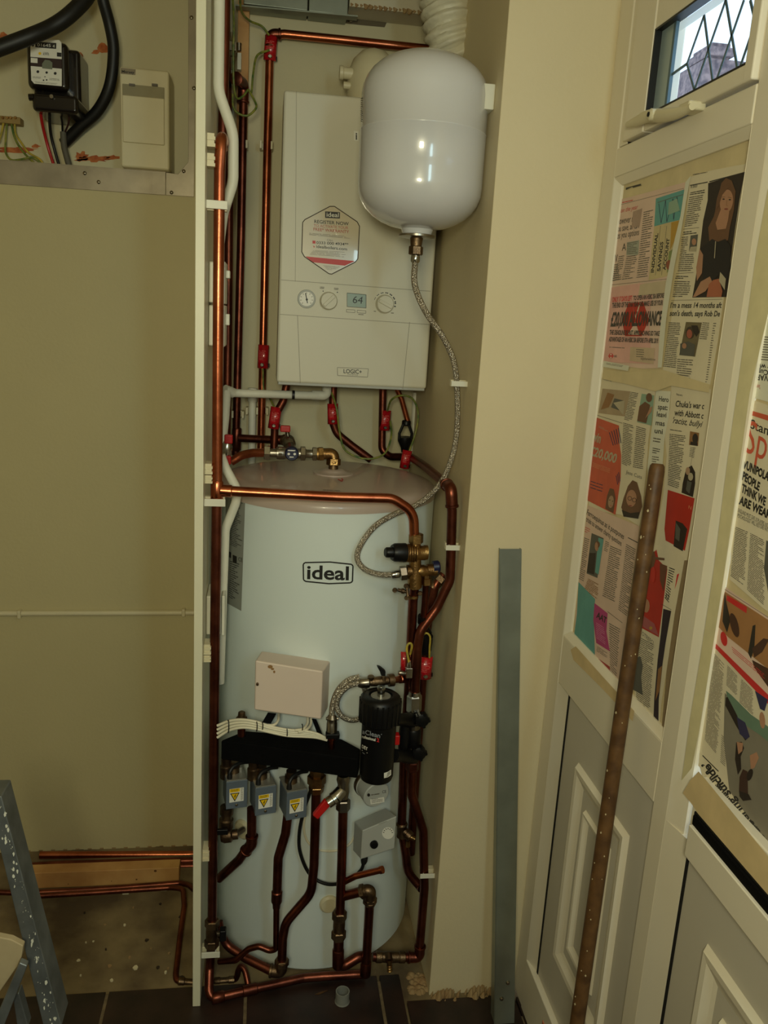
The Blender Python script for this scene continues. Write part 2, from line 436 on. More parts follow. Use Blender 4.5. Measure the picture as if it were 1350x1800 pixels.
# ================================================================ UPVC DOOR SCREEN ON THE RIGHT
X2 = XD+.06
def bx(b, y0, y1, z0, z1, m, x0=XD, x1=X2): return b.box((x0, min(y0, y1), z0), (x1, max(y0, y1), z1), m)
t = thing('door_1', '', ''); t['kind'] = 'structure'; del t['label']; del t['category']
b = MB(); bx(b, 1.625, YP, 0, 2.5, upvc); bx(b, 1.108, 1.155, 0, 2.26, upvc); bx(b, 1.155, 1.625, 1.924, 1.977, upvc, XD-.001)
bx(b, 1.155, 1.625, .866, .978, upvc, XD+.0005); bx(b, 1.155, 1.625, 0, .139, upvc, XD-.002); bx(b, 1.108, 1.625, 2.24, 2.5, upvc, XD+.001)
bx(b, .20, 1.108, 2.24, 2.5, upvc, XD+.001); bx(b, .14, .20, 0, 2.5, upvc)
b.build('frame', t, bevel=.003)
def bead(b, y0, y1, z0, z1, w_, m, xi=XD+.020, lo=True):
    """sloping glazing bead around an opening y0>y1, z0<z1"""
    o = [V(XD, y0, z0), V(XD, y1, z0), V(XD, y1, z1), V(XD, y0, z1)]
    i = [V(xi, y0-w_, z0+w_), V(xi, y1+w_, z0+w_), V(xi, y1+w_, z1-w_), V(xi, y0-w_, z1-w_)]
    bk = [V(X2, p.y, p.z) for p in i]; ob = [V(X2, p.y, p.z) for p in o]
    for k in range(4):
        j = (k+1) % 4
        b.add([o[k], o[j], i[j], i[k], ob[k], ob[j], bk[j], bk[k]], [[0, 1, 2, 3], [3, 2, 6, 7], [0, 3, 7, 4], [1, 5, 6, 2], [4, 7, 6, 5], [0, 4, 5, 1]], m)
b = MB(); bead(b, 1.625, 1.155, .978, 1.924, .015, upvc, XD+.011)
b.build('glazing_bead', t, bevel=.001)
glass = mat('window_glass', (0.9, 0.95, 0.96), 0.0, var=0, trans=1.0); glass.node_tree.nodes['Principled BSDF'].inputs['IOR'].default_value = 1.05
bx(MB(), 1.612, 1.168, .99, 1.912, glass, XD+.016, XD+.020).build('glass', t)
# bottom panel with raised mouldings
def panel(t, y0, y1, z0, z1, my0, my1, mz0, mz1, gap=True):
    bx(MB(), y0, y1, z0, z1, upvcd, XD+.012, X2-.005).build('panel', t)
    if gap: plab(bx(MB(), y0+.006, y0-.001, z0, z1, dark, XD+.0105, XD+.03).build('gasket', t), 'black rubber gasket')
    b = MB()
    def ring(ya, yb, za, zb, w_, h):
        xf = XD+.012
        o = [V(xf, ya, za), V(xf, yb, za), V(xf, yb, zb), V(xf, ya, zb)]
        q = lambda d, e: [V(xf-e, ya-d, za+d), V(xf-e, yb+d, za+d), V(xf-e, yb+d, zb-d), V(xf-e, ya-d, zb-d)]
        L = [o, q(w_*.18, h), q(w_*.45, h*.9), q(w_*.8, h*.25), q(w_, 0)]
        for a, c in zip(L[:-1], L[1:]):
            for k in range(4):
                j = (k+1) % 4; b.add([a[k], a[j], c[j], c[k]], [[0, 1, 2, 3]], upvc)
    ring(my0, my1, mz0, mz1, .040, .010); ring(my0-.062, my1+.062, mz0+.072, mz1-.072, .022, .008)
    b.build('moulding', t, sharp=20)
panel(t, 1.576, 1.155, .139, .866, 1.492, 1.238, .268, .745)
b = MB()
b.add([V(XD, 1.625, .139), V(XD, 1.625, .866), V(XD+.012, 1.582, .866), V(XD+.012, 1.582, .139), V(X2, 1.625, .139), V(X2, 1.625, .866), V(X2, 1.582, .866), V(X2, 1.582, .139)],
      [[0, 1, 2, 3], [3, 2, 6, 7], [4, 7, 6, 5], [0, 4, 5, 1], [1, 5, 6, 2], [0, 3, 7, 4]], upvc)
b.build('glazing_bead', t)
# opening fanlight
w1 = thing('window_1', '', ''); w1['kind'] = 'structure'; del w1['label']; del w1['category']
b = MB(); bx(b, 1.623, 1.588, 1.979, 2.238, upvc, XD+.002); b.build('frame_bead', w1, bevel=.002)
plab(bx(MB(), 1.588, 1.582, 1.979, 2.238, dark, XD+.004).build('gasket', w1), 'black rubber gasket')
b = MB(); xs_ = XD-.010
bx(b, 1.582, 1.497, 1.981, 2.238, upvc, xs_, XD+.05); bx(b, 1.495, 1.162, 1.9815, 2.006, upvc, xs_+.001, XD+.04); bx(b, 1.495, 1.162, 2.146, 2.2375, upvc, xs_+.001, XD+.04)
bx(b, 1.180, 1.157, 1.981, 2.238, upvc, xs_+.0005)
b.build('sash', w1, bevel=.003)
b = MB()
for (ya, yb, za, zb) in ((1.4975, 1.4935, 2.006, 2.146), (1.4975, 1.18, 2.006, 2.0085), (1.4975, 1.18, 2.1425, 2.146)): bx(b, ya, yb, za, zb, blackr, xs_+.002, XD+.012)
plab(b.build('glazing_seal', w1), 'black glazing seal')
bx(MB(), 1.494, 1.18, 2.008, 2.143, glass, XD+.009, XD+.014).build('glass', w1)
b = MB()
lead = mat('lead_strip', srgb(96, 124, 140), 0.5, 0.3, var=0.1)
spac = mat('glass_spacer', srgb(170, 190, 198), 0.35, 0.3, var=0.05)
G = SX(XD+.006)
for a_, b_ in (((1172, 137), (1207, 112)), ((1207, 112), (1237, 27)), ((1237, 27), (1252, 142)), ((1207, 112), (1220, 158)), ((1220, 158), (1275, 0)), ((1275, 0), (1295, 118)), ((1260, 137), (1307, 0)), ((1300, 118), (1327, 39)), ((1318, 0), (1327, 39)), ((1327, 39), (1350, 24))):
    p, q = G(*a_), G(*b_); d = (q-p).normalized(); n = V(0, -d.z, d.y)*.0022
    b.prism([p-n, p+n, q+n, q-n], (.0015, 0, 0), lead)
plab(b.build('leading', w1), 'grey diamond leading strips')
b = MB(); bx(b, 1.4935, 1.448, 2.008, 2.143, spac, XD+.004, XD+.0088); bx(b, 1.448, 1.440, 2.008, 2.143, lead, XD+.003, XD+.0088)
b.build('spacer', w1)
# fanlight handle
HB = [PX(x, y, XD-.024) for x, y in ((1104, 219), (1120, 213), (1141, 204), (1165, 203), (1185, 200), (1203, 194), (1217, 187))]
b = MB(); pth = smooth(HB, 5)
b.tube(pth, [.0055+.0055*math.sin(PI*min(1, (i/len(pth))*1.1)) for i in range(len(pth))], plasticc, 12)
h = b.build('handle', w1); plab(h, 'cream lockable casement handle')
q = PX(1150, 202, XD-.03)
MB().lathe(q+V(.018, 0, 0), q-V(.010, 0, 0), [(0, .010), (.9, .0095), (1, .006)], plasticc, 18).build('lock', h)
MB().lathe(q-V(.0095, 0, 0), q-V(.0112, 0, 0), [(0, .004), (1, .004)], dark, 12).build('keyhole', h)
q = PX(1208, 189, XD-.02)
MB().box((q.x-.008, q.y-.020, q.z-.007), (XD+.002, q.y+.018, q.z+.007), plasticc).build('handle_base', h, bevel=.004)
# right-hand door leaf
t = thing('door_2', '', ''); t['kind'] = 'structure'; del t['label']; del t['category']
b = MB(); bx(b, .20, 1.04, .866, .9855, upvc, XD-.001)
bx(b, .20, 1.108, 2.05, 2.24, upvc); bx(b, .20, .28, 0, 2.05, upvc); bx(b, .20, 1.108, 0, .139, upvc, XD-.002)
b.build('rail', t, bevel=.003)
b = MB()
for z0, z1, ye in ((.139, .866, 1.052), (.866, 2.05, 1.068)):
    b.add([V(XD, 1.108, z0), V(XD, 1.108, z1), V(XD+.010, ye, z1), V(XD+.010, ye, z0), V(X2, 1.108, z0), V(X2, 1.108, z1), V(X2, ye, z1), V(X2, ye, z0)],
      [[0, 1, 2, 3], [3, 2, 6, 7], [4, 7, 6, 5], [0, 4, 5, 1], [1, 5, 6, 2], [0, 3, 7, 4]], upvc)
b.build('glazing_bead', t)
bx(MB(), 1.068, .28, .985, 2.05, glass, XD+.024, XD+.028).build('glass', t)
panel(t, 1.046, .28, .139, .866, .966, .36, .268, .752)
lb = bx(MB(), 1.024, .74, .8615, .915, upvc, XD-.012, XD+.01).build('letterbox_flap', t, bevel=.002)
bx(MB(), 1.026, .738, .913, .931, foam, XD-.007, XD+.005).build('brush_seal', lb, bevel=.003)
bx(MB(), 1.030, .735, .858, .934, black, XD-.003, XD+.005).build('surround', lb, bevel=.002)
# wall around the screen, seen only from the side
struct('wall_right', MB().box((XD+.002, -2.6, ZC), (.8, .14, 2.5), magnolia))
# outside: a brick chimney against the sky
brick = mat('chimney_brick', srgb(150, 128, 124), 0.9, scale=9, col2=srgb(92, 80, 84), bump=0.6, bscale=12)
XO = 9.0
c0 = PX(1216, 120, XO); c1 = PX(1247, 120, XO); zt = PX(1237, 84, XO).z; zb = PX(1235, 190, XO).z
t = thing('brick_chimney', 'brick chimney standing against the sky outside the fanlight', 'chimney')
MB().box((XO, min(c0.y, c1.y), zb-2.0), (XO+.4, max(c0.y, c1.y)+.0, zt), brick).build('stack', t)
MB().box((XO-.06, c1.y-.10, zt-.26), (XO+.46, c0.y+.06, zt-.10), brick).build('crown', t)
MB().box((XO-.1, c1.y-.02, zb-6.0), (XO+.9, PX(1203, 130, XO).y, PX(1205, 128, XO).z), brick).build('shoulder', t)
# ================================================================ BIG APPLIANCES
TCX, TCY, TR = .163, 2.055, .272
ZT = CAMZ-.397; ZB = -.006
t = thing('hot_water_cylinder', 'tall white hot water cylinder with a black ideal logo', 'water cylinder')
A = V(TCX, TCY, ZB); B = V(TCX, TCY, ZT-.012)
MB().lathe(A, B, [(0, TR-.006), (.006, TR), (1, TR)], tankw, 96).build('casing', t)
H = .03
MB().lathe(V(TCX, TCY, ZT-.030), V(TCX, TCY, ZT+.004), [(0, TR+.002), (.35, TR+.002), (.62, TR-.001), (.80, TR-.008), (.92, TR-.02), (1.0, TR-.05), (1.0, .001)], tanktop, 96).build('lid', t)
c = PZ(586, 832, ZT+.004)
plab(MB().lathe(c, c+V(0, 0, .012), [(0, .052), (.25, .052), (.4, .036), (.7, .030), (1, .024)], tanktop, 32).build('top_boss', t), 'round boss under the brass elbow')
# logo and small prints
S = SC(TCX, TCY, TR+.0008); b = MB()
b.stroke(S, [(536, 989), (580, 988), (618, 992)], 2.4, ink, 8); b.stroke(S, [(618, 992), (620.5, 995), (619.5, 1022), (616, 1024.5)], 2.4, ink, 2)
b.stroke(S, [(616, 1024.5), (578, 1026), (537, 1022)], 2.4, ink, 8); b.stroke(S, [(537, 1022), (533.5, 1019), (533, 992), (536, 989)], 2.4, ink, 2)
b.text(S, 'ideal', (539.5, 1017.3), (613, 1019.5), (540, 993.5), ink, bold=.022)
plab(b.build('logo', t, flat=True), 'black ideal logo in a rounded frame')
b = MB(); gl = mat('rating_label', srgb(142, 144, 136), 0.4, var=0.03)
S1 = SC(TCX, TCY, TR+.0005)
q = [(398, 872), (431, 880), (429, 980), (424, 1073), (395, 1058)]
n = 8
def lab(u, v, S=S1):
    x0 = 397-2*v; x1 = 431-3.5*v*2; y0 = 868+190*v; y1 = 880+194*v
    return S(x0+(x1-x0)*u, y0+(y1-y0)*u)
for i in range(n):
    for j in range(12): b.add([lab(i/n, j/12), lab((i+1)/n, j/12), lab((i+1)/n, (j+1)/12), lab(i/n, (j+1)/12)], [[0, 1, 2, 3]], gl)
S3 = SC(TCX, TCY, TR+.0012)
b.lines(S3, ((404, 878), (428, 884), (427, 970), (404, 958)), 26, ink, fill=.35, ragged=.5)
b.lines(S3, ((404, 985), (425, 992), (421, 1064), (402, 1050)), 18, ink, fill=.35, ragged=.6)
b.poly(S3, [(399.5, 968), (406, 971), (406, 981), (399.5, 978)], ink); b.poly(S3, [(409, 975), (416, 978), (416, 991), (409, 988)], ink)
b.text(S3, 'CE', (419, 986), (426, 988), (419, 979), ink)
plab(b.build('rating_label', t, flat=True), 'grey printed rating label')
b = MB(); b.poly(S, [(734, 881), (748, 878), (747, 889), (733, 892)], plasticw)
b.lines(S3, ((735, 882), (747, 879), (746, 888), (734, 891)), 2, inkg, fill=.7)
b.build('barcode_label', t, flat=True)
b = MB(); Zs = SZ(ZT+.0048)
b.stroke(Zs, [(594, 842), (601, 846), (603, 843), (600, 841)], 1.5, redp); b.lines(Zs, ((567, 860), (600, 862), (603, 867), (565, 865)), 2, inkg, fill=.3)
b.build('lid_print', t, flat=True)
# plastic plugs and rosette on the casing
for (x, y, r) in ((428, 1457, .026), (578, 1588, .024)):
    p = PCYL(x, y, TCX, TCY, TR); n_ = V(p.x-TCX, p.y-TCY, 0).normalized()
    MB().lathe(p-n_*.002, p+n_*.010, [(0, r), (.6, r), (1, r*.8)], plasticc, 24).build('port_rosette', t)
# loop of pale cable clipped round the lower casing
pts = [PCYL(x, y, TCX, TCY, TR+.004) for x, y in ((537, 1430), (534, 1455), (540, 1478), (556, 1492), (578, 1496), (598, 1493), (614, 1484), (624, 1468), (636, 1440))]
o = MB().tube(smooth(pts, 5), .003, cable, 8).build('white_flex'); tag(o, 'thin white flex looped low around the cylinder casing', 'cable')

# ---------------------------------------------------------------- boiler
YF = 2.165
bx0, bx1 = P(486, 672, YF).x, P(748, 687, YF).x+.002
bz0, bz1 = P(485, 672, YF).z, P(497, 157, YF).z
t = thing('gas_boiler', 'white wall hung gas boiler with digital display and knobs', 'boiler')
MB().box((bx0+.006, YF+.03, bz0+.012), (bx1-.006, YB, bz1-.004), boilerw).build('casing', t, bevel=.003)
MB().box((bx0, YF, bz0), (bx1, YF+.16, bz1), boilerw).build('front_cover', t, bevel=.007, seg=3)
b = MB().box((bx0+.004, YF+.004, bz0-.006), (bx1-.004, YF+.24, bz0+.004), greyp); b.build('bottom_tray', t, bevel=.002)
S = SY(YF-.0006); S1 = SY(YF-.0010); S2 = SY(YF-.0014)
b = MB()
b.stroke(S, [(494, 492), (757, 512)], .9, gline); b.stroke(S, [(492, 552.5), (755, 570.5)], .9, gline)
b.stroke(S, [(523, 555), (528, 674)], .9, gline); b.stroke(S, [(720, 566), (708, 684)], .9, gline)
b.stroke(S, [(521, 160), (519, 495)], .7, gline)
b.build('panel_seams', t, flat=True)
# display
b = MB()
b.poly(S, [(610.5, 515), (643.5, 518), (643.5, 541), (610.5, 538.5)], lcd); b.text(S1, '64', (620, 532.5), (637.5, 534), (620.3, 520), ink, bold=.0, shear=.1)
b.stroke(S, [(610, 515), (643.5, 518), (643.5, 541.5), (610, 539)], .8, inkg, closed=True)
for x0 in (609, 628): b.stroke(S, [(x0, 544+(x0-609)*.07), (x0+15, 545+(x0-609)*.07), (x0+15, 549.5+(x0-609)*.07), (x0, 548.5+(x0-609)*.07)], .7, inkg, closed=True)
b.lines(S, ((629, 551.5), (640, 552.3), (640, 554.3), (629, 553.5)), 1, inkg, fill=.6)
plab(b.build('display', t, flat=True), 'lcd display reading 64')
def knob(cx, cy, r, a, nm='dial_knob', d=.018):
    c = P(cx, cy, YF); o = MB().lathe(c+V(0, .002, 0), c-V(0, d, 0), [(0, r*1.05), (.12, r*1.05), (.14, r), (.85, r*.94), (1, r*.86)], boilerw, 32).build(nm, t)
    dx = V(math.cos(a), 0, math.sin(a)); n = V(-dx.z, 0, dx.x)*.004
    MB().prism([c-V(0, d+.006, 0)+dx*r*.78+n, c-V(0, d+.006, 0)-dx*r*.78+n, c-V(0, d+.006, 0)-dx*r*.78-n, c-V(0, d+.006, 0)+dx*r*.78-n], (0, .007, 0), boilerw).build('grip', o, bevel=.001)
    return o
k = knob(577.5, 529, .0225, math.radians(45)); plab(k, 'left control knob with a diagonal grip'); k = knob(676, 534.5, .0235, math.radians(-25)); plab(k, 'right temperature knob')
c = P(539, 525.5, YF)
gz = MB().lathe(c+V(0, .001, 0), c-V(0, .004, 0), [(0, .0235), (1, .0225)], greyp, 32); g_ = gz.build('pressure_gauge', t); plab(g_, 'round pressure gauge with a black needle')
Sg = SY(YF-.0045); Sh = SY(YF-.0050)
b = MB().ell(Sg, 539, 525.5, 12.6, 12.6, white, 28); b.stroke(Sh, [(537, 515), (540.5, 533)], 1.6, ink); b.ell(SY(YF-.0054), 539.3, 526.5, 2, 2, ink, 10)
for k in range(9):
    a = math.radians(135+k*33.75); b.stroke(Sh, [(539+9.2*math.cos(a), 525.5+9.2*math.sin(a)), (539+11.5*math.cos(a), 525.5+11.5*math.sin(a))], .9, inkg)
b.build('gauge_face', g_, flat=True)
b = MB()
for k in range(22):
    a = math.radians(200+k*8.2)
    if k % 3 == 2: continue
    a2 = a+math.radians(7); ww = .8+k*.09
    b.stroke(S, [(676+19*math.cos(a), 533.5+19*math.sin(a)), (676+19*math.cos(a2), 533.5+19*math.sin(a2))], ww, ink)
for (x, y) in ((562, 503.5), (587, 505.5)):
    b.lines(S, ((x, y), (x+9, y+.7), (x+9, y+5), (x, y+4.3)), 2, inkg, fill=.5); b.ell(S, x+6, y+8.3, 1.1, 1.1, ink, 8)
b.lines(S, ((657, 546), (661, 546.3), (661, 548.3), (657, 548)), 1, inkg, fill=.6); b.lines(S, ((687, 549), (693, 549.3), (693, 551.6), (687, 551.2)), 1, inkg, fill=.6)
b.build('dial_marks', t, flat=True)
b = MB(); b.poly(S, [(593, 646), (647.5, 648.3), (646, 663), (593.5, 660)], boilerw); b.stroke(S1, [(593, 646), (647.5, 648.3), (646, 663), (593.5, 660)], .7, inkg, closed=True)
b.text(S1, 'LOGIC+', (604, 655.8), (636, 657.2), (604, 648.6), ink, bold=.012); b.text(S1, 'SYSTEM', (611, 659.4), (623, 660), (611, 657.2), inkg); b.text(S1, 'S24', (624, 660.1), (629, 660.3), (624, 657.8), inkg)
plab(b.build('model_badge', t, flat=True), 'badge with the LOGIC+ lettering')
# registration sticker
b = MB()
hx = [(584, 362.5), (629, 392), (632.5, 400), (629, 457), (583, 482.5), (531, 450), (530, 396), (533, 388)]
hx = [(580, 362.8), (588, 362.8), (628, 390), (632, 398), (629, 455), (624, 461), (583, 482), (578, 481), (535, 451), (530.5, 443), (532, 391), (536, 386)]
sticker = mat('clear_sticker', srgb(220, 208, 182), 0.2, var=0.03, coat=0.6)
b.poly(S, hx, sticker); b.stroke(S1, hx, 1.5, inkc('brown', 62, 44, 26), closed=True)
b.poly(S1, [(571.5, 371.5), (597.5, 373), (597.5, 384.2), (571.5, 383)], ink); b.text(S2, 'ideal', (574, 380.8), (595.5, 381.8), (574, 373), white, bold=.01)
b.text(S1, 'REGISTER NOW', (552.5, 392), (613, 396.3), (552.5, 386.2), ink, bold=.012)
rd = inkc('faded_red', 192, 98, 88)
b.text(S1, 'TO ACTIVATE YOUR', (551.5, 398.7), (612, 403), (551.5, 393.8), rd); b.text(S1, 'FREE* WARRANTY', (551, 405.4), (613.5, 410.3), (551, 400), rd, bold=.008)
b.lines(S1, ((541, 409), (625, 416), (624, 421), (541, 413.5)), 3, inkg, fill=.3, ragged=.3)
b.text(S1, 'CALL', (575, 423.4), (585.5, 424), (575, 420.3), inkg)
b.poly(S1, [(549.3, 422.8), (554.6, 423.2), (554.6, 428.4), (549.3, 428)], redp); b.text(S1, '0333 000 4934**', (556.3, 428.6), (612.5, 432), (556.3, 423.8), ink, bold=.01)
b.poly(S1, [(550.5, 431.4), (553.5, 433.6), (551.8, 435.8)], redp); b.text(S1, 'idealboilers.com', (556, 435.6), (610, 440.3), (556, 430.4), ink, bold=.01)
b.lines(S1, ((549, 439.5), (612, 443), (616, 454), (541, 448)), 5, inkg, fill=.25, ragged=.25)
b.poly(S1, [(537, 450.7), (624, 459), (606, 467), (549.5, 461)], redp)
b.lines(S1, ((566, 466), (600, 469), (588, 476), (576, 475)), 4, inkg, fill=.25)
plab(b.build('registration_sticker', t, flat=True), 'hexagonal registration sticker reading REGISTER NOW')
# small side badge
S4 = SY(YF-.0006)
b = MB(); b.poly(S4, [(622, 230), (630, 231), (630, 248), (622, 247)], white); b.text(S2, 'i', (625.3, 245), (627.6, 245.2), (625.3, 233), ink, bold=.03)
b.build('corner_badge', t, flat=True)

# ---------------------------------------------------------------- flue elbow and vinyl duct
t = thing('flue_elbow', 'cream flue elbow on top of the boiler behind the vessel', 'flue')
fc = P(655, 150, 2.30); R_ = .066
b = MB(); zc = P(650, 110, 2.30).z
pts = [V(fc.x, 2.30, bz1-.004), V(fc.x, 2.30, zc-.035)]
b.lathe(V(fc.x, 2.30, bz1-.004), V(fc.x, 2.30, zc+.035), [(0, R_), (.45, R_), (.62, R_*.96), (.8, R_*.8), (.93, R_*.5), (1, .002)], plasticc, 36)
b.build('turret', t)
c = P(601, 128, 2.28); MB().lathe(c-V(.006, 0, 0), V(fc.x, 2.28, c.z), [(0, .017), (.1, .017), (.12, .014), (1, .014)], plasticc, 20).build('sampling_point', t)
c = P(605, 150, 2.28); MB().lathe(c-V(.002, 0, 0), V(fc.x, 2.28, c.z), [(0, .009), (1, .009)], plasticc, 16).build('test_nipple', t)
o = thing('flexible_duct', 'white ribbed flexible duct dropping behind the expansion vessel', 'duct')
path = smooth([P(782, -60, 2.12), P(786, 0, 2.12), P(793, 60, 2.12), P(803, 108, 2.14), P(806, 150, 2.20)], 30)
rs = []
for i in range(len(path)):
    rs.append(.060+.0055*math.sin(i*2*PI/9.5)+.0012*math.sin(i*2.7))
b = MB(); b.tube(path, rs, pvcduct, 40)
for i, v in enumerate(b.v):
    k = i % 40; b.v[i] = v+V(0, 0, 1)*.006*math.sin(2*PI*k/40)+V(random.uniform(-1, 1), random.uniform(-1, 1), random.uniform(-1, 1))*.0011
b.build('ribbed_sleeve', o, sharp=80)

# ---------------------------------------------------------------- expansion vessel
YV = 1.815; vr = .134
p0 = P(740, 250, YV); vcx = P(739.5, 250, YV).x
zt = P(738, 92, YV).z; zb = P(731, 405, YV).z
t = thing('expansion_vessel', 'glossy white domed expansion vessel hanging on the pier side', 'expansion vessel')
hh = zt-zb; vr = (P(852, 270, YV).x-P(629, 260, YV).x)/2*.975; vcx = (P(852, 270, YV).x+P(629, 260, YV).x)/2
prof = []
dome = .085/hh
for k in range(9):
    a = k/8*PI/2; prof.append((dome*(1-math.cos(a)), max(.001, vr*math.sin(a)**.85)))
top = [(1-q, r) for q, r in prof][::-1]
MB().lathe(V(vcx, YV, zb), V(vcx, YV, zt), prof+[(.35, vr), (.545, vr), (.547, vr+.0007), (.553, vr+.0007), (.555, vr)]+top, vesselw, 80).build('shell', t, sharp=50)
c = V(vcx+.0, YV, zb)
MB().lathe(c+V(0, 0, .012), c-V(0, 0, .010), [(0, .036), (.5, .034), (1, .030)], vesselw, 36).build('neck', t)
plab(MB().lathe(c-V(0, 0, .008), c-V(0, 0, .016), [(0, .034), (.2, .039), (.7, .039), (1, .028)], nickel, 36).build('flange', t), 'grey metal flange')
plab(MB().lathe(c-V(0, 0, .016), c-V(0, 0, .032), [(0, .014), (1, .012)], brassd, 24).build('stub', t), 'brass outlet stub')
Sv = SC(vcx, YV, vr+.0008)
b = MB(); b.lines(Sv, ((633.5, 173), (637.5, 170), (637.5, 216), (633.5, 214)), 12, inkg, fill=.45, ragged=.4); b.build('vessel_print', t, flat=True)
q = P(856, 169, 1.765)
o = MB().box((.395, 1.742, P(856, 192, 1.742).z), (.4399, 1.80, P(856, 146, 1.742).z), plasticw).build('mounting_bracket', bevel=.002)
tag(o, 'square white bracket fixing the expansion vessel to the pier', 'bracket')
# the vessel's braided hose
t = thing('braided_hose', 'long braided steel hose curving from the expansion vessel to the brass valve', 'hose')
e = c-V(0, 0, .032)
plab(MB().lathe(e, e-V(0, 0, .018), nutprof(.0155), brassd, 6).build('hose_nut', t, sharp=20), 'brass hexagon nut')
MB().lathe(e-V(0, 0, .018), e-V(0, 0, .034), [(0, .009), (.3, .010), (.8, .010), (1, .008)], chrome, 20).build('ferrule', t)
hp = [e-V(0, 0, .030), P(729, 500, 1.79), P(747, 546, 1.79), P(776, 588, 1.79), P(797, 633, 1.80), P(803, 680, 1.80), P(804, 740, 1.80), P(797, 795, 1.80), P(774, 850, 1.80), P(735, 886, 1.80), P(693, 904, 1.79), P(658, 926, 1.775), P(634, 958, 1.765), P(628, 982, 1.76), P(642, 1001, 1.755), P(670, 1010, 1.75), P(701, 1009, 1.745)]
MB().tube(smooth(hp, 8), .0066, braid, 14).build('braided_sleeve', t)
a_, b_ = P(688, 1011, 1.745), P(703, 1008, 1.745)
MB().lathe(a_, b_, [(0, .008), (.2, .009), (.9, .009), (1, .008)], chrome, 20).build('ferrule', t)
a_, b_ = P(703, 1008, 1.745), P(715, 1006.5, 1.745)
MB().lathe(a_, b_, nutprof(.0165), nickel, 6).build('hose_nut', t, sharp=20)

# ---------------------------------------------------------------- immersion cover on the cylinder
t = thing('immersion_cover', 'cream square electrical cover on the front of the cylinder', 'junction box')
F = [P(449, 1160, 1.722), P(567.5, 1177, 1.722), P(562.5, 1264.5, 1.722), P(445.6, 1247, 1.722)]
zt_, zb_ = (F[0].z+F[1].z)/2+.001, (F[2].z+F[3].z)/2
xa, xb = F[3].x, F[1].x
# the box sits square on the casing, turned a little
def obox(b, cx, yf, w_, d_, z0, z1, m, a, piv): return b.box((cx-w_/2, yf, z0), (cx+w_/2, yf+d_, z1), m, rz=a, piv=piv)
na = math.radians(-2.5)
cx_ = (F[0].x+F[1].x)/2
hu = [P(449.5, 1161, 1.72), P(568.5, 1180, 1.70), P(563, 1265, 1.70), P(445.6, 1248, 1.72)]
bk = [P(461, 1144, 1.80), P(581, 1161, 1.79), P(577.5, 1243, 1.79), P(456, 1228, 1.80)]
for i, j in ((0, 3), (1, 2)):
    for a_ in (hu, bk):
        xm = (a_[i].x+a_[j].x)/2; a_[i].x = xm; a_[j].x = xm
MB().hull8(hu+bk, pink).build('cover', t, bevel=.004, seg=3)
for (x, y) in ((452.5, 1203.5), (560, 1220.5)):
    c = P(x, y, 1.7135); MB().lathe(c+V(0, .008, 0), c-V(0, .0015, 0), [(0, .003), (.9, .003), (1, .002)], brassd, 10).build('screw', t)
Sb = SY(1.7055); b = MB(); st = inkc('stain', 150, 112, 64)
for c in ((475, 1172, 4.5, 3.2), (479, 1176, 3, 2), (482, 1181, 2, 2.5)): b.ell(Sb, *c, st, 9)
Sb = lambda x, y: P(x, y, 1.72-.02*(x-449)/119-.0008)
b = MB()
for c_ in ((475, 1172, 4.5, 3.2), (479, 1176, 3, 2), (482, 1181, 2, 2.5)): b.ell(Sb, *c_, st, 9)
b.build('paint_chip', t, flat=True)
# ================================================================ PIPEWORK
def nut(b, A, B, r, m): return b.lathe(A, B, nutprof(r), m, 6)
def comp(t, A, B, r, m, n1=.35, n2=.35, nm='compression_fitting'):
    """straight compression fitting from A to B: hexagon nut, body, hexagon nut"""
    A = Vector(A); B = Vector(B); o = MB().lathe(A.lerp(B, .1), A.lerp(B, .9), [(0, r*.82), (.5, r*.9), (1, r*.82)], m, 20).build(nm, t)
    if n1: nut(MB(), A, A.lerp(B, n1), r*1.08, m).build('nut', o, sharp=20)
    if n2: nut(MB(), A.lerp(B, 1-n2), B, r*1.08, m).build('nut', o, sharp=20)
    return o
def elbow(t, A, Cn, B, r, m, nm='elbow_fitting', coll=True):
    A = Vector(A); Cn = Vector(Cn); B = Vector(B)
    b = MB(); b.tube(fillet([A, Cn, B], r*1.5, 8), r, m, 18)
    if coll:
        for e in (A, B):
            d = (Cn-e).normalized(); b.lathe(e, e+d*.007, [(0, r*.98), (.2, r*1.14), (.8, r*1.14), (1, r*.98)], m, 18)
    return b.build(nm, t)
R22 = .011

# --- riser in front of the partition
YR = 1.742
t = pipe('tall bright copper riser standing along the white partition edge', [V(P(389, 240, YR).x, 1.86, P(389, 236, YR).z), P(389, 238, YR), P(386, 300, YR), (384, 500, YR), (381.5, 860, YR)], m=copper, bend=.03)
MB().tube(px3([(381.5, 860), (378, 1100), (375.5, 1350), (373, 1618)], YR), R22, copperd, 18).build('lower_run', t)
MB().lathe(P(381.5, 845, YR), P(381, 885, YR), [(0, .0115), (.06, .0135), (.94, .0135), (1, .0115)], copper, 20).build('tee_fitting', t)
o = thing('isolating_valve', 'nickel valve with a black tap low on the copper riser', 'valve')
comp(o, P(373, 1616, YR), P(372, 1664, YR), .0165, brassd, .26, .28, 'valve_body')
MB().lathe(P(374, 1641, YR), P(388, 1641, YR-.004), [(0, .006), (1, .006)], nickel, 12).build('stem', o)
c = P(392, 1641, YR-.004); MB().box((c.x-.008, c.y-.010, c.z-.016), (c.x+.008, c.y+.010, c.z+.014), black).build('tap_handle', o, bevel=.003)
t = pipe('copper pipe from the riser valve to the floor and back along the tiles', [P(372, 1660, YR), P(368.5, 1700, YR), PZ(366.5, 1757, .0125), PZ(452, 1737, .0135), PZ(534, 1719, .015), PZ(570, 1716, .015), PZ(642, 1712, .015)], m=copperd, bend=.022)
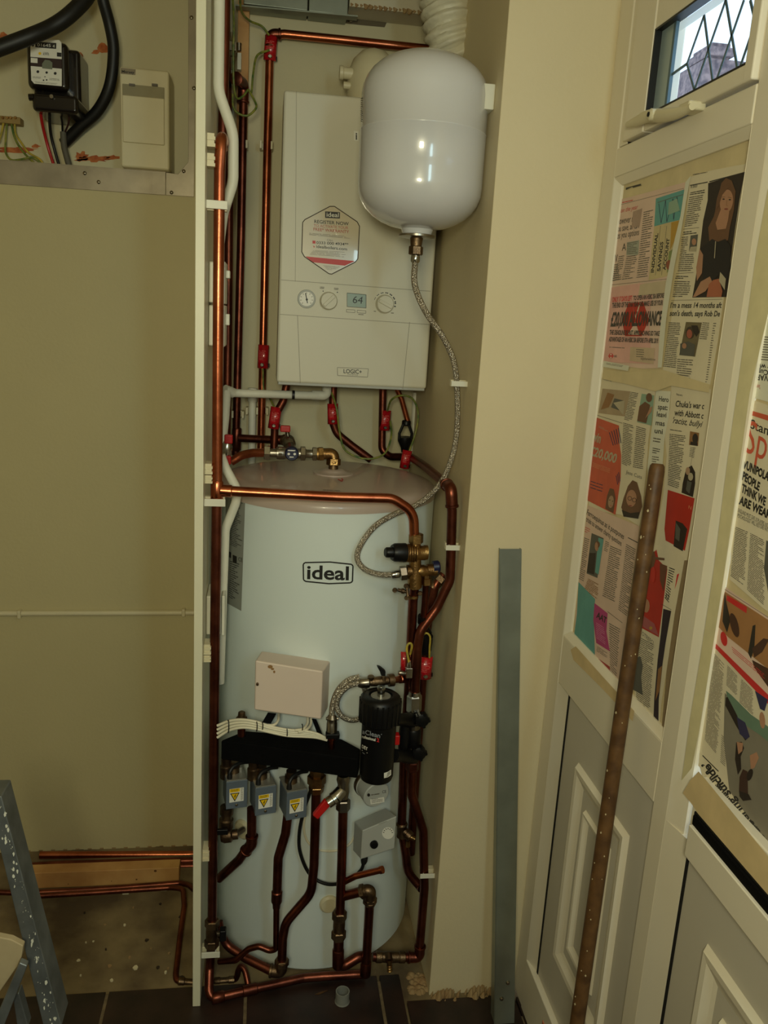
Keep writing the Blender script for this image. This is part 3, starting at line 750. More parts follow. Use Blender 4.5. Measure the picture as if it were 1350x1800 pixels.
MB().lathe(PZ(372, 1755.5, .0135), PZ(394, 1750.5, .0135), [(0, .0118), (.08, .0136), (.92, .0136), (1, .0118)], copperd, 18).build('elbow_fitting', t)
MB().lathe(PZ(426, 1743, .0135), PZ(452, 1737, .0135), [(0, .0118), (.05, .0134), (.95, .0134), (1, .0118)], copperd, 18).build('coupling', t)
# --- crossing pipe in front of the cylinder to the control valve
t = pipe('bright copper pipe crossing in front of the cylinder lid from the riser', [P(383, 862, YR), P(470, 867, YR), P(600, 874, YR), P(690, 876, YR), P(727, 900, YR), P(728, 942, YR)], m=copper, bend=.05)
MB().lathe(P(386, 862, YR), P(408, 863.5, YR), [(0, .0115), (.08, .0134), (.92, .0134), (1, .0115)], copper, 20).build('tee_branch', t)
# --- pressure reducing valve group
o = thing('pressure_reducing_valve', 'brass pressure valve with a black knob right of the ideal logo', 'valve')
Y_ = YR
body = MB(); body.lathe(P(730, 952, Y_), P(729, 1034, Y_), [(0, .0115), (.1, .013), (.5, .014), (.72, .016), (.8, .0165), (.97, .0165), (1, .012)], brass, 24)
body.lathe(P(708, 972, Y_-.006), P(747, 972, Y_), [(0, .0205), (.5, .020), (.62, .017), (.8, .0165), (1, .0165)], brass, 24)
for k in range(4):
    body.lathe(P(718+k*4, 972, Y_-.005), P(719.5+k*4, 972, Y_-.005), [(0, .0212), (1, .0212)], brass, 24)
body.lathe(P(715, 1004, Y_), P(768, 1003, Y_), [(0, .015), (.3, .012), (.35, .014), (.55, .014), (.6, .012), (1, .012)], brass, 20)
body.build('valve_body', o)
nut(MB(), P(731.5, 938, Y_), P(731, 955, Y_), .0165, brass).build('nut', o, sharp=20)
nut(MB(), P(729, 1024, Y_), P(729, 1034, Y_), .0165, brass).build('nut', o, sharp=20)
MB().lathe(P(745, 971, Y_), P(752, 971, Y_), [(0, .0165), (.9, .0165), (1, .010)], brass, 24).build('gauge_plug', o)
kb = MB().lathe(P(712, 971.5, Y_-.006), P(689, 971, Y_-.012), [(0, .0215), (.1, .0215), (.8, .0205), (1, .017)], black, 28)
a_, b_ = P(692, 971, Y_-.012), P(677, 971, Y_-.016); kb.lathe(a_, b_, [(0, .012), (.85, .0115), (1, .009)], black, 20)
plab(kb.build('knob', o), 'black adjusting knob')
s = thing('relief_valve', 'small brass relief valve with a dark blue cap above a thin copper tail', 'valve')
MB().lathe(P(736, 1003.5, Y_+.002), P(762, 1001, Y_+.002), [(0, .010), (.2, .013), (.4, .013), (.45, .010), (.6, .014), (1, .013)], brass, 20).build('valve_body', s)
MB().lathe(P(749, 1003, Y_+.002), P(749.5, 1027, Y_+.002), [(0, .010), (.5, .010), (.55, .0125), (1, .0125)], brass, 6).build('outlet_nut', s, sharp=20)
plab(MB().lathe(P(761, 997, Y_+.002), P(773, 996, Y_+.002), [(0, .0145), (.8, .0145), (1, .011)], blue, 24).build('cap', s), 'dark blue cap')
pipe('thin copper tail running from the relief valve down to the black tundish', [P(748.5, 1025, Y_+.004), P(746.5, 1060, Y_+.008), P(744, 1086, Y_+.012)], d=.015, m=copperd)
# thick copper elbow seen behind the riser on the right
s = pipe('dark copper pipe curling behind the right pipes under the relief valve', [P(779, 1010, 1.87), P(765, 1028, 1.86), P(757, 1062, 1.86), P(750, 1110, 1.87)], d=.022, m=copperd, bend=.03)
comp(s, P(777, 1014, 1.87), P(757, 1036, 1.862), .016, brassd, .4, 0)
# drain cock with a strap under the control valve
o = thing('drain_cock', 'tiny brass drain cock clipped on the pipe below the control valve', 'drain cock')
b = MB(); b.lathe(P(699, 1037, 1.735), P(718, 1041, 1.735), [(0, .004), (.3, .004), (.35, .006), (.6, .006), (.65, .004), (1, .004)], brassd, 12)
b.tube([P(715, 1033, 1.735), P(717, 1048, 1.73)], .0035, brassd, 10); b.build('cock_body', o)
for (x, y) in ((694, 1037.5), (714, 1030), (715, 1051), (738, 1043)):
    c = P(x, y, 1.735); MB().lathe(c+V(0, .003, 0), c-V(0, .003, 0), [(0, .0045), (.5, .006), (1, .0045)], brassd, 12).build('wing_screw', o)
MB().lathe(P(726, 1046, YR+.006), P(726, 1050.5, YR+.006), [(0, .0125), (1, .0125)], brass, 20).build('strap', o)

# --- R2: straight pipe below the control valve
YS = 1.752
t = pipe('dark copper pipe dropping from the control valve past the black filter', [P(728.5, 1032, YS-.008), P(726, 1055, YS), P(719, 1200, YS+.01), P(710.5, 1330, YS+.02), P(706, 1447, YS+.03)], m=copperd)
o = thing('branch_fitting', 'brass branch fitting with a side drain low on the right pipe', 'fitting')
MB().lathe(P(706.5, 1446, YS+.03), P(707, 1470, YS+.03), [(0, .0125), (.12, .0145), (.25, .0125), (.8, .0125), (1, .014)], brassd, 20).build('fitting_body', o)
b = MB(); b.lathe(P(707, 1458, YS+.03), P(722, 1472, YS+.015), [(0, .011), (.5, .0105), (.55, .013), (.95, .013), (1, .010)], brassd, 16); b.build('side_branch', o)
MB().lathe(P(721, 1471, YS+.016), P(729, 1475, YS+.012), [(0, .006), (1, .005)], brass, 12).build('outlet_nipple', o)
MB().lathe(P(717, 1478, YS+.015), P(717, 1488, YS+.015), [(0, .005), (1, .006)], brass, 8).build('drain_screw', o)
pipe('short curved copper pipe under the low branch fitting on the right', [P(708, 1470, YS+.03), P(713, 1500, YS+.025), P(718, 1532, YS+.025), P(736, 1556, YS+.015), P(741, 1562, YS+.004)], m=copperd, curve=True)
# --- R1: from the back, elbow, down, set to the filter
YT = 1.752
o = pipe('copper pipe sloping from the back wall over the lid to the right elbow', [P(673.5, 668, 2.36), P(671, 790, 2.36), P(684, 803, 2.35), P(722, 803, 2.30), P(750, 822, 2.05), P(783, 850, 1.83)], m=copperd, bend=.03)
t = pipe('copper pipe bending down the right side to the chrome filter nut', [P(780, 848, 1.80), P(792, 860, YT), P(794.5, 900, YT), P(793, 960, YT), P(791, 1020, YT), P(768, 1068, YT), P(738, 1110, YT-.008), P(733.5, 1140, YT-.01), P(729.5, 1218, YT-.01)], m=copperd, bend=.05)
elbow(t, P(785, 852, 1.79), P(793, 858, YT), P(794.5, 892, YT), .0135, copperd)
# filter valves
YFV = 1.742
o = thing('isolating_valve', 'filter valve with a round black tap under the chrome nut', 'valve')
nut(MB(), P(728.5, 1221, YFV), P(727.5, 1251, YFV), .018, chrome).build('nut', o, sharp=20)
MB().lathe(P(728.8, 1215, YFV), P(728.5, 1222, YFV), [(0, .013), (1, .015)], chrome, 20).build('olive', o)
MB().lathe(P(727.5, 1250, YFV), P(727, 1284, YFV), [(0, .014), (.4, .017), (1, .015)], nickel, 20).build('valve_body', o)
def tap(o, x, y, Y):
    c = P(x, y, Y); b = MB().lathe(c+V(0, .012, 0), c-V(0, .012, 0), [(0, .010), (.3, .014), (.35, .017), (.9, .016), (1, .010)], black, 20); h = b.build('tap_handle', o)
    b = MB()
    for k in range(5):
        a = k*2*PI/5; q = c-V(0, .006, 0)+V(math.cos(a), 0, math.sin(a))*.0155; b.lathe(q+V(0, .007, 0), q-V(0, .005, 0), [(0, .0048), (1, .0040)], black, 10)
    b.build('lobes', h)
tap(o, 741, 1264, YFV-.020)
o = thing('isolating_valve', 'lower filter valve with a round black tap beside the red insert', 'valve')
MB().lathe(P(726, 1306, YFV), P(725, 1338, YFV), [(0, .015), (.4, .017), (1, .014)], nickel, 20).build('valve_body', o)
tap(o, 736, 1322, YFV-.020)
nut(MB(), P(725.2, 1338, YFV), P(724.5, 1354, YFV), .0165, copperd).build('nut', o, sharp=20)
# --- R3: below the filter, out to the right, down and back
t = pipe('copper pipe from under the filter swinging right and down beside the pier', [P(724.6, 1350, YFV+.004), P(723, 1395, 1.745), P(744, 1460, 1.742), P(746, 1560, 1.742), P(737, 1674, 1.742), P(732, 1683, 1.742), P(655, 1682, 1.742)], m=copperd, bend=.045)
elbow(t, P(738.5, 1662, 1.742), P(737, 1683, 1.742), P(716, 1682.8, 1.742), .0132, copperd)
o = thing('drain_cock', 'brass tee with a drain cock on the floor pipe by the pier', 'drain cock')
MB().lathe(P(660, 1682, 1.742), P(712, 1682.8, 1.742), [(0, .012), (.02, .014), (.2, .014), (.22, .0125), (.4, .0135), (.6, .0135), (.78, .0125), (.8, .014), (.98, .014), (1, .012)], brassd, 20).build('tee_fitting', o)
c1 = P(684, 1686, 1.728); c2 = P(685, 1709, 1.722)
MB().lathe(c1, c2, [(0, .009), (.2, .009), (.22, .006), (.45, .006), (.5, .0075), (.6, .0055), (.7, .007), (.8, .0055), (.9, .007), (1, .004)], brass, 14).build('drain_spout', o)
MB().lathe(P(683, 1676, 1.735), P(684, 1688, 1.722), [(0, .008), (1, .010)], brassd, 16).build('cock_body', o)
# --- R4: discharge from the tundish
t = pipe('dark discharge pipe dropping behind the others from the black tundish', [P(746, 1146, 1.80), P(742, 1200, 1.80), P(735, 1300, 1.81), P(727, 1420, 1.82), P(722, 1500, 1.83)], m=copperd)
o = thing('tundish', 'black plastic tundish hidden behind the right-hand pipes', 'tundish')
MB().lathe(P(744, 1083, 1.752), P(743.5, 1094, 1.757), [(0, .013), (1, .013)], black, 18).build('inlet', o)
MB().lathe(P(748, 1118, 1.79), P(746.5, 1147, 1.80), [(0, .018), (.3, .018), (.8, .016), (1, .013)], black, 18).build('cup', o)
b = MB(); b.tube([P(739, 1090, 1.755), P(737, 1108, 1.77), P(743, 1120, 1.788)], .003, black, 8); b.tube([P(748, 1092, 1.755), P(757, 1112, 1.775), P(754, 1122, 1.788)], .003, black, 8); b.build('arms', o)

# --- manifold outlets and low pipes
YM = 1.70
o = thing('compression_coupler', 'large brass coupler under the black manifold, left of the red valve', 'coupler')
MB().lathe(P(557, 1352, YM), P(556, 1392, YM), [(0, .016), (.25, .016), (.28, .0215), (.62, .0215), (.66, .0175), (.72, .0175), (.75, .0185), (1, .0165)], brass, 6).build('body', o, sharp=20)
t = pipe('copper pipe from the brass coupler curving left down to the floor elbow', [P(556, 1388, YM), P(552, 1520, YM), P(547, 1570, YM), P(502, 1622, YM), P(497, 1650, YM), P(495.5, 1692, YM)], m=copperd, bend=.07)
o = elbow(t, P(495.5, 1688, YM), P(494.5, 1709, YM), P(474, 1706, YM+.006), .0145, brassd)
nut(MB(), P(495.5, 1686, YM), P(495.2, 1697, YM), .0175, brassd).build('nut', o, sharp=20)
pipe('copper pipe rising left from the floor elbow behind the riser', [P(480, 1708, YM+.006), P(432, 1684, 1.74), P(400, 1663, 1.765), P(388, 1642, 1.775), P(384, 1620, 1.785)], m=copperd, bend=.04)
o = thing('reducing_coupling', 'small copper reducer on the thin pipe under the third actuator', 'coupling')
MB().lathe(P(487, 1566, YM+.01), P(486, 1596, YM+.01), [(0, .0112), (.05, .0132), (.6, .0132), (.75, .010), (1, .009)], copperd, 18).build('sleeve', o)
pipe('copper pipe under the third actuator stepping down to the reducer', [P(507, 1425, YM+.01), P(502, 1465, YM+.01), P(489, 1508, YM+.01), P(487, 1570, YM+.01)], m=copperd, bend=.05)
pipe('thin copper pipe below the reducer snaking left near the floor', [P(486, 1590, YM+.012), P(485.5, 1668, YM+.012), P(474, 1671, YM+.014), P(455, 1663, YM+.02), P(437, 1668, YM+.025), P(414, 1688, YM+.03), P(385, 1690, YM+.05)], d=.015, m=copperd, bend=.02)
t = pipe('copper pipe under the middle actuator slanting left to the riser', [P(442.5, 1420, YM+.02), P(442.5, 1480, YM+.02), P(420, 1512, YM+.04), P(385, 1544, 1.775)], m=copperd, bend=.02)
elbow(t, P(442.8, 1468, YM+.02), P(442.5, 1484, YM+.02), P(431, 1497, YM+.03), .0132, copperd)
# left manifold outlet valve behind the riser
o = thing('isolating_valve', 'dull brass angle valve with black lever behind the copper riser', 'valve')
MB().lathe(P(399, 1418, 1.765), P(397, 1458, 1.765), [(0, .016), (.3, .016), (.34, .012), (.5, .013), (.55, .017), (.9, .017), (1, .013)], brassd, 20).build('upright_body', o)
MB().lathe(P(388, 1470, 1.765), P(418, 1466, 1.765), [(0, .013), (.2, .017), (.6, .017), (.7, .012), (1, .012)], brassd, 20).build('side_body', o)
MB().lathe(P(414, 1467, 1.765), P(427, 1458, 1.80), [(0, .007), (1, .007)], brassd, 14).build('outlet', o)
c = P(390, 1462, 1.742); MB().box((c.x-.014, c.y-.004, c.z-.007), (c.x+.014, c.y+.004, c.z+.007), black).build('lever', o, bevel=.002)
# chrome valve with the red handle
YG = 1.672
o = thing('flow_valve', 'chrome angled valve with a bright red handle under the manifold', 'valve')
MB().lathe(P(604, 1362, YG), P(603, 1402, YG), [(0, .014), (.2, .016), (.4, .013), (.7, .014), (1, .012)], nickel, 20).build('valve_body', o)
nut(MB(), P(603.3, 1405, YG), P(603, 1424, YG), .0165, nickel).build('nut', o, sharp=20)
MB().lathe(P(604, 1386, YG), P(590, 1402, YG-.012), [(0, .012), (.3, .0145), (1, .0145)], chrome, 24).build('cartridge', o)
MB().lathe(P(590, 1402, YG-.012), P(576, 1412, YG-.018), [(0, .0155), (.35, .0155), (.4, .0125), (1, .0125)], chrome, 24).build('collar', o)
h = MB(); a_, b_ = P(577, 1411, YG-.018), P(554, 1438, YG-.026); dd = (b_-a_).normalized(); n_ = dd.cross(V(0, 1, 0)).normalized()
h.prism([a_+n_*.010, a_-n_*.010, b_-n_*.0085, b_+n_*.0085], (0, .013, 0), red); plab(h.build('handle', o, bevel=.003), 'bright red handle')
t = pipe('copper pipe from the chrome valve straight down to the floor couplings', [P(603, 1420, YG+.002), P(601, 1510, YG+.01), P(597.5, 1608, YG+.016)], m=copperd)
comp(t, P(597, 1602, YG+.016), P(595, 1650, YG+.018), .0165, brassd, .3, .3, 'coupling')
MB().tube(fillet([P(595.5, 1646, YG+.018), P(594, 1696, YG+.02), P(606, 1697, YG+.022), P(630, 1682, YG+.03), P(645, 1680, YG+.04)], .02, 6), .0125, copperd, 18).build('lower_bend', t)
MB().lathe(P(594.5, 1668, YG+.019), P(594.2, 1700, YG+.02), [(0, .0125), (.05, .0142), (.95, .0142), (1, .012)], copperd, 18).build('elbow_fitting', t)
# stub and branch
o = pipe('short capped copper stub pointing right above the floor branch', [P(603, 1551, YG+.014), P(625, 1540, YG-.004), P(671, 1529, YG-.03)], d=.015, m=copper, bend=.02)
MB().lathe(P(668, 1529.7, YG-.028), P(673, 1528.5, YG-.031), [(0, .0088), (1, .0088)], copper, 16).build('end_cap', o)
o = pipe('brass elbow branch turning down right of the tall manifold pipe', [P(604, 1575, YG+.014), P(640, 1566, YG-.01), P(650, 1566, YG-.012), P(649, 1600, YG-.004), P(643, 1704, YG+.03), P(641, 1711, YG+.04)], m=copperd, bend=.012)
e = elbow(o, P(634, 1567.5, YG-.006), P(651, 1564, YG-.012), P(650, 1586, YG-.006), .014, brassd)
nut(MB(), P(633, 1568, YG-.006), P(641, 1566, YG-.009), .0168, brassd).build('nut', e, sharp=20); nut(MB(), P(650.5, 1578, YG-.007), P(650, 1588, YG-.006), .0168, brassd).build('nut', e, sharp=20)
MB().lathe(P(643.5, 1690, YG+.026), P(642, 1712, YG+.036), [(0, .0118), (.08, .0138), (1, .0138)], copperd, 18).build('elbow_fitting', o)

# --- floor pipe going left beside the partition
t = pipe('thin copper loop at the foot of the riser with a brass end', [P(380, 1725, 1.775), P(412, 1722, 1.775), P(419, 1706, 1.775), P(424, 1699, 1.775), P(431, 1708, 1.765), P(437, 1736, 1.74)], d=.015, m=copperd, curve=True)
MB().lathe(P(376, 1725.5, 1.775), P(412, 1722.5, 1.775), [(0, .0075), (.05, .0095), (.3, .0095), (.32, .008), (.7, .008), (.72, .0095), (1, .0095)], brassd, 16).build('straight_coupler', t)

# --- back wall pipes left of the boiler
YW = 2.36
t = pipe('dark copper pipe up the back wall carrying red tags left of the boiler', [P(458, 800, 2.40), P(463.5, 560, 2.40), P(469, 300, 2.40), P(475, 62, 2.40), P(500, 60, 2.40), P(600, 70, 2.40), P(760, 87, 2.40)], m=copper, bend=.015)
elbow(t, P(474.6, 84, 2.40), P(475.3, 60, 2.40), P(494, 60.5, 2.40), .0132, copperd)
t = pipe('dark copper pipe up the back wall beside the pine batten', [P(414, 800, 2.375), P(418.5, 620, 2.375), P(424, 400, 2.375), P(428, 165, 2.375)], m=copperd)
elbow(t, P(427, 182, 2.375), P(428.5, 148, 2.375), P(428.5-14, 138, 2.30), .0145, copperd)
pipe('dark copper pipe in the left corner behind the white sockets', [P(398, 790, 2.33), P(401, 560, 2.33), P(403, 300, 2.33), P(398, 100, 2.33), P(396, -30, 2.33)], d=.022, m=copperd)
pipe('reddish copper pipe behind the white conduit in the top left corner', [P(391, 250, 2.05), P(394, 130, 2.05), P(397, -30, 2.05)], d=.022, m=copperd)
t = pipe('horizontal copper tee pipe behind the lid below the grey waste pipe', [P(420, 770, 2.345), P(460, 772, 2.33), P(498, 773.5, 2.31)], m=copperd)
MB().lathe(P(416.5, 752, 2.375), P(415, 792, 2.375), [(0, .0118), (.05, .0138), (.95, .0138), (1, .0118)], copperd, 18).build('tee_fitting', t)
MB().lathe(P(484, 773, 2.315), P(498, 773.5, 2.31), [(0, .0118), (.1, .0138), (1, .0138)], copperd, 18).build('coupling', t)
# boiler tails
YB1 = 2.30
t = pipe('left copper tail under the boiler bending back to the wall', [P(504, 676, YB1), P(498, 705, YB1), P(484, 730, YB1), P(481, 800, YB1)], m=copperd, bend=.04)
t = pipe('copper tail under the boiler centre sloping right behind the lid', [P(586, 676, YB1), P(584, 740, YB1), P(592, 762, YB1), P(618, 783, YB1), P(652, 808, YB1)], m=copperd, bend=.05)
t = pipe('thin copper tail under the boiler right leading to the black tundish', [P(696, 680, YB1), P(706, 702, YB1), P(717, 742, YB1)], d=.015, m=copper, bend=.03)
o = thing('tundish', 'black plastic tundish under the right end of the boiler', 'tundish')
MB().lathe(P(714.5, 739, YB1), P(714, 748, YB1), [(0, .011), (.2, .013), (.8, .013), (1, .010)], black, 18).build('inlet', o)
MB().lathe(P(712, 768, YB1), P(711.5, 795, YB1), [(0, .021), (.25, .021), (.7, .012), (1, .010)], black, 18).build('cup', o)
b = MB(); b.tube([P(709, 746, YB1-.01), P(702, 762, YB1-.012), P(702, 772, YB1-.012)], .0042, black, 8); b.tube([P(719, 747, YB1-.01), P(724, 762, YB1-.012), P(723, 772, YB1-.012)], .0042, black, 8); b.build('arms', o)
# grey waste pipe
t = thing('waste_pipe', 'pale plastic condensate pipe crossing under the boiler left corner', 'pipe')
MB().tube([P(399, 690.5, 2.20), P(560, 695.5, 2.26)], .0108, plasticw, 18).build('pipe_run', t)
MB().tube(fillet([P(548, 694.5, 2.26), P(574, 695.5, 2.265), P(574.5, 676, 2.28)], .014, 8), .0128, plasticw, 18).build('elbow_fitting', t)
MB().lathe(P(395, 685, 2.19), P(410, 691, 2.205), [(0, .0135), (1, .0135)], plasticw, 18).build('socket', t)
MB().tube([P(399, 688, 2.19), P(396, 735, 2.16), P(391, 780, 2.14)], .0105, plasticw, 16).build('dropping_leg', t)
plab(MB().lathe(P(513.5, 694, 2.235), P(518, 694.2, 2.235), [(0, .0122), (1, .0122)], blackr, 18).build('band', t), 'black cable tie band')
t = thing('waste_pipe', 'pale vertical plastic pipe on the back wall behind the lid', 'pipe')
MB().tube([P(444, 683, 2.41), P(443, 760, 2.41), P(442, 830, 2.41)], .0108, plasticw, 16).build('pipe_run', t)
MB().lathe(P(444, 682, 2.41), P(443.5, 706, 2.41), [(0, .0135), (1, .0135)], plasticw, 18).build('socket', t)
t = thing('waste_pipe', 'narrow white pipe down the back wall behind the right tundish', 'pipe')
MB().tube([P(730, 690, 2.41), P(724, 815, 2.41)], .008, plasticw, 14).build('pipe_run', t)

# --- valves on the lid
YQ = 2.10
t = pipe('short bright copper bend joining the lid valve on its left', [P(406, 812, 2.12), P(425, 800, 2.12), P(445, 796, 2.11), P(468, 796, YQ)], m=copper, bend=.05)
o = thing('lid_valve', 'chrome valve with a dark blue printed cap over the cylinder lid', 'valve')
nut(MB(), P(464, 795.5, YQ), P(475, 796, YQ), .0195, chrome).build('nut', o, sharp=20)
MB().lathe(P(474, 796, YQ), P(550, 798, YQ), [(0, .011), (.15, .011), (.16, .016), (.32, .0165), (.4, .013), (.6, .013), (.7, .013), (.82, .0135), (.85, .011), (1, .011)], nickel, 22).build('valve_body', o)
nut(MB(), P(489, 796.3, YQ), P(496, 796.4, YQ), .0175, nickel).build('nut', o, sharp=20)
nut(MB(), P(528, 797, YQ), P(537, 797.3, YQ), .0195, nickel).build('nut', o, sharp=20)
nut(MB(), P(549, 797.8, YQ), P(557, 798, YQ), .0185, nickel).build('nut', o, sharp=20)
c = P(513, 797.5, YQ-.030); kp = MB().lathe(c+V(0, .03, 0), c-V(0, .008, 0), [(0, .014), (.3, .0175), (.9, .0175), (1, .015)], blue, 28).build('cap', o); plab(kp, 'dark blue round cap')
Sq = SY(c.y-.0087); b = MB(); b.lines(Sq, ((505, 790), (521, 790.5), (520, 794), (506, 793.5)), 1, white, fill=.6); b.ell(Sq, 507.5, 798, 2.4, 2.2, white, 10); b.ell(Sq, 518, 798.2, 2.4, 2.2, white, 10); b.lines(Sq, ((508, 802), (518, 802.2), (517, 805), (509, 805)), 1, white, fill=.6); b.build('cap_print', kp, flat=True)
o = thing('ball_valve', 'steel ball valve with a red lever above the blue capped valve', 'valve')
MB().lathe(P(506, 770, 2.17), P(512, 793, 2.11), [(0, .012), (.2, .0165), (.5, .0165), (.6, .012), (1, .014)], nickel, 20).build('valve_body', o)
MB().lathe(P(498, 773, 2.18), P(507, 775, 2.17), [(0, .015), (1, .0155)], brassd, 18).build('inlet', o)
hh_ = MB(); p = P(503, 750, 2.15); hh_.box((p.x-.015, p.y-.006, p.z-.014), (p.x+.011, p.y+.006, p.z+.003), red); plab(hh_.build('lever', o, bevel=.003), 'red lever')
MB().lathe(P(505, 756, 2.16), P(506, 772, 2.17), [(0, .005), (1, .008)], chrome, 14).build('stem', o)
o = thing('brass_elbow', 'brass compression elbow screwed into the top of the cylinder', 'elbow fitting')
e = elbow(o, P(557, 798, YQ), P(587, 797.5, YQ-.005), P(586.3, 815, YQ-.008), .0145, brass, 'elbow_body')
nut(MB(), P(560, 798, YQ), P(569, 797.5, YQ), .0185, brass).build('nut', o, sharp=20)
nut(MB(), P(586.5, 806, YQ-.006), P(586, 818, YQ-.008), .0185, brass).build('nut', o, sharp=20)
MB().lathe(P(586, 816, YQ-.008), P(586, 828, YQ-.008), [(0, .0125), (1, .0125)], brassd, 18).build('thread', o)
o = thing('ball_valve', 'pair of red levers on a valve behind the riser at lid height', 'valve')
for (x, y) in ((401, 771), (398, 808)):
    p = P(x, y, 2.0); plab(MB().box((p.x-.009, p.y-.006, p.z-.012), (p.x+.011, p.y+.006, p.z+.010), red).build('lever', o, bevel=.003), 'red lever')
MB().lathe(P(400, 776, 2.01), P(397, 806, 2.01), [(0, .009), (.3, .013), (.7, .013), (1, .009)], chrome, 16).build('valve_body', o)

# --- filling loop
YL2 = 1.70
o = thing('filling_loop', 'looped steel filling hose above the black magnetic filter', 'filling loop')
lp = [P(632, 1190, YL2), P(612, 1196, YL2), P(594, 1214, YL2), P(585, 1238, YL2+.004), P(583, 1262, YL2+.004)]
MB().tube(smooth(lp, 7), .0068, braid, 12).build('braided_hose', o)
lp = [P(630, 1201, YL2-.004), P(612, 1207, YL2-.006), P(597, 1222, YL2-.006), P(592, 1242, YL2-.004), P(601, 1259, YL2-.004), P(619, 1266, YL2), P(636, 1260, YL2+.010), P(644, 1240, YL2+.012), P(643, 1222, YL2+.010), P(640, 1208, YL2+.004)]
MB().tube(smooth(lp, 7), .0060, braid, 12).build('braided_hose', o)
MB().lathe(P(629, 1201, YL2), P(650, 1199, YL2), [(0, .009), (.3, .0125), (.9, .0125), (1, .010)], nickel, 18).build('tee_body', o)
MB().lathe(P(649, 1199, YL2), P(692, 1195, YL2+.01), [(0, .009), (.2, .011), (.6, .0115), (.62, .010), (.75, .010), (.78, .0145), (1, .0145)], brassd, 18).build('valve_body', o)
MB().lathe(P(652, 1197, YL2), P(652, 1189, YL2-.002), [(0, .0065), (1, .0075)], brassd, 14).build('test_point', o)
b = MB(); b.prism([P(663, 1172, YL2-.012), P(669, 1173.5, YL2-.012), P(678, 1181, YL2-.012), P(677.5, 1189, YL2-.012), P(670, 1188, YL2-.012), P(668, 1181, YL2-.012)], (0, .012, 0), black); plab(b.build('lever', o, bevel=.001), 'black lever')
MB().lathe(P(674, 1188, YL2), P(674, 1196, YL2), [(0, .005), (1, .006)], brassd, 12).build('stem', o)
MB().lathe(P(584, 1256, YL2+.004), P(583, 1288, YL2), [(0, .008), (.2, .013), (.4, .011), (.45, .012), (1, .0125)], nickel, 18).build('end_valve', o)
for x in (573, 595):
    c = P(x, 1263, YL2); MB().lathe(P(583, 1263, YL2), c, [(0, .003), (.8, .003), (1, .004)], nickel, 8).build('wing', o)
b = MB(); q = P(585, 1292, YL2-.008); b.box((q.x-.016, q.y-.009, q.z-.006), (q.x+.015, q.y+.009, q.z+.006), black); plab(b.build('lever', o, bevel=.002), 'black lever')
MB().lathe(P(583, 1288, YL2), P(582.5, 1315, YL2), [(0, .010), (.4, .010), (.42, .0075), (1, .0075)], copper, 16).build('tail', o)
MB().lathe(P(688, 1195.5, YL2+.01), P(716, 1193, YS+.01), [(0, .0077), (.5, .0077), (.52, .0095), (1, .0095)], copper, 16).build('copper_stub', o)

# --- magnetic filter
o = thing('magnetic_filter', 'tall black magnetic filter canister with white and red lettering', 'filter')
YK = 1.655
ct = P(667, 1222, YK); cb = P(661.5, 1372, YK); cx0 = (ct.x+cb.x)/2+.001
zt2, zb2 = ct.z+.002, cb.z+.010
rb = .0385
MB().lathe(V(cx0, YK, zb2), V(cx0, YK, zt2-.05), [(0, rb*.93), (.04, rb*.98), (.5, rb), (1, rb)], black, 48).build('canister', o)
zc0 = P(667, 1269, YK).z
b = MB(); b.lathe(V(cx0, YK, zc0), V(cx0, YK, zt2), [(0, rb), (.08, rb+.006), (.75, rb+.008), (.92, rb+.005), (1, rb-.002), (1, .026), (.93, .025)], black, 48)
for k in range(24):
    a = 2*PI*k/24; q = V(cx0+math.cos(a)*(rb+.0068), YK+math.sin(a)*(rb+.0068), 0)
    b.lathe(V(q.x, q.y, zc0+.006), V(q.x, q.y, zt2-.010), [(0, .0018), (1, .0022)], black, 6)
b.build('cap_ring', o)
plab(MB().lathe(V(cx0, YK, zt2-.006), V(cx0, YK, zt2-.003), [(0, .022), (1, .022)], zinc, 32).build('top_disc', o), 'silver top disc')
plab(MB().lathe(V(cx0, YK, zt2-.003), V(cx0, YK, zt2+.018), [(0, .0085), (.75, .0085), (.8, .0095), (1, .0095), (1, .005), (.8, .005)], chrome, 20).build('air_plug', o), 'chrome air plug')
S = SC(cx0, YK, rb+.0006); S2_ = SC(cx0, YK, rb+.0010); b = MB()
lg = mat('silver_print', srgb(150, 154, 160), 0.4, var=0.02)
b.text(S, 'aClean', (636.5, 1289.5), (668, 1297.5), (637, 1281.5), lg, bold=.01); b.ell(S, 670.5, 1291, .8, .8, lg, 8)
b.text(S, 'rofessional', (636, 1297), (660, 1303), (636.2, 1291.8), white, bold=.02); b.text(S, '2', (662, 1303.6), (666.5, 1304.6), (662.2, 1297.4), redp, bold=.03)
b.text(S, 'DEY', (636, 1314.5), (646, 1319.5), (636.3, 1308.8), white, bold=.02); b.stroke(S, [(636, 1318.5), (646, 1323.8)], .8, white); b.stroke(S, [(637, 1322.5), (641, 1325.5)], .8, lg)
plab(b.build('lettering', o, flat=True), 'white and red lettering')
b = MB(); b.poly(S, [(675, 1359), (682, 1356.5), (687.5, 1353), (687.5, 1362), (682, 1366), (675, 1368)], white); b.lines(S2_, ((681, 1358.5), (686.5, 1355), (686.5, 1361), (681, 1364)), 3, inkg, fill=.5); b.build('paper_label', o, flat=True)
b = MB()
for (y0, y1) in ((1252, 1276), (1318, 1338)):
    p, q = P(690, (y0+y1)/2, YK+.01), P(727, (y0+y1)/2+2, YFV); r_ = .014
    b.lathe(p, q, [(0, .016), (.4, .014), (.7, .017), (1, .017)], black, 20)
b.lathe(P(727, 1280, YFV), P(726, 1310, YFV), [(0, .0165), (.1, .0185), (.9, .0185), (1, .0165)], black, 24)
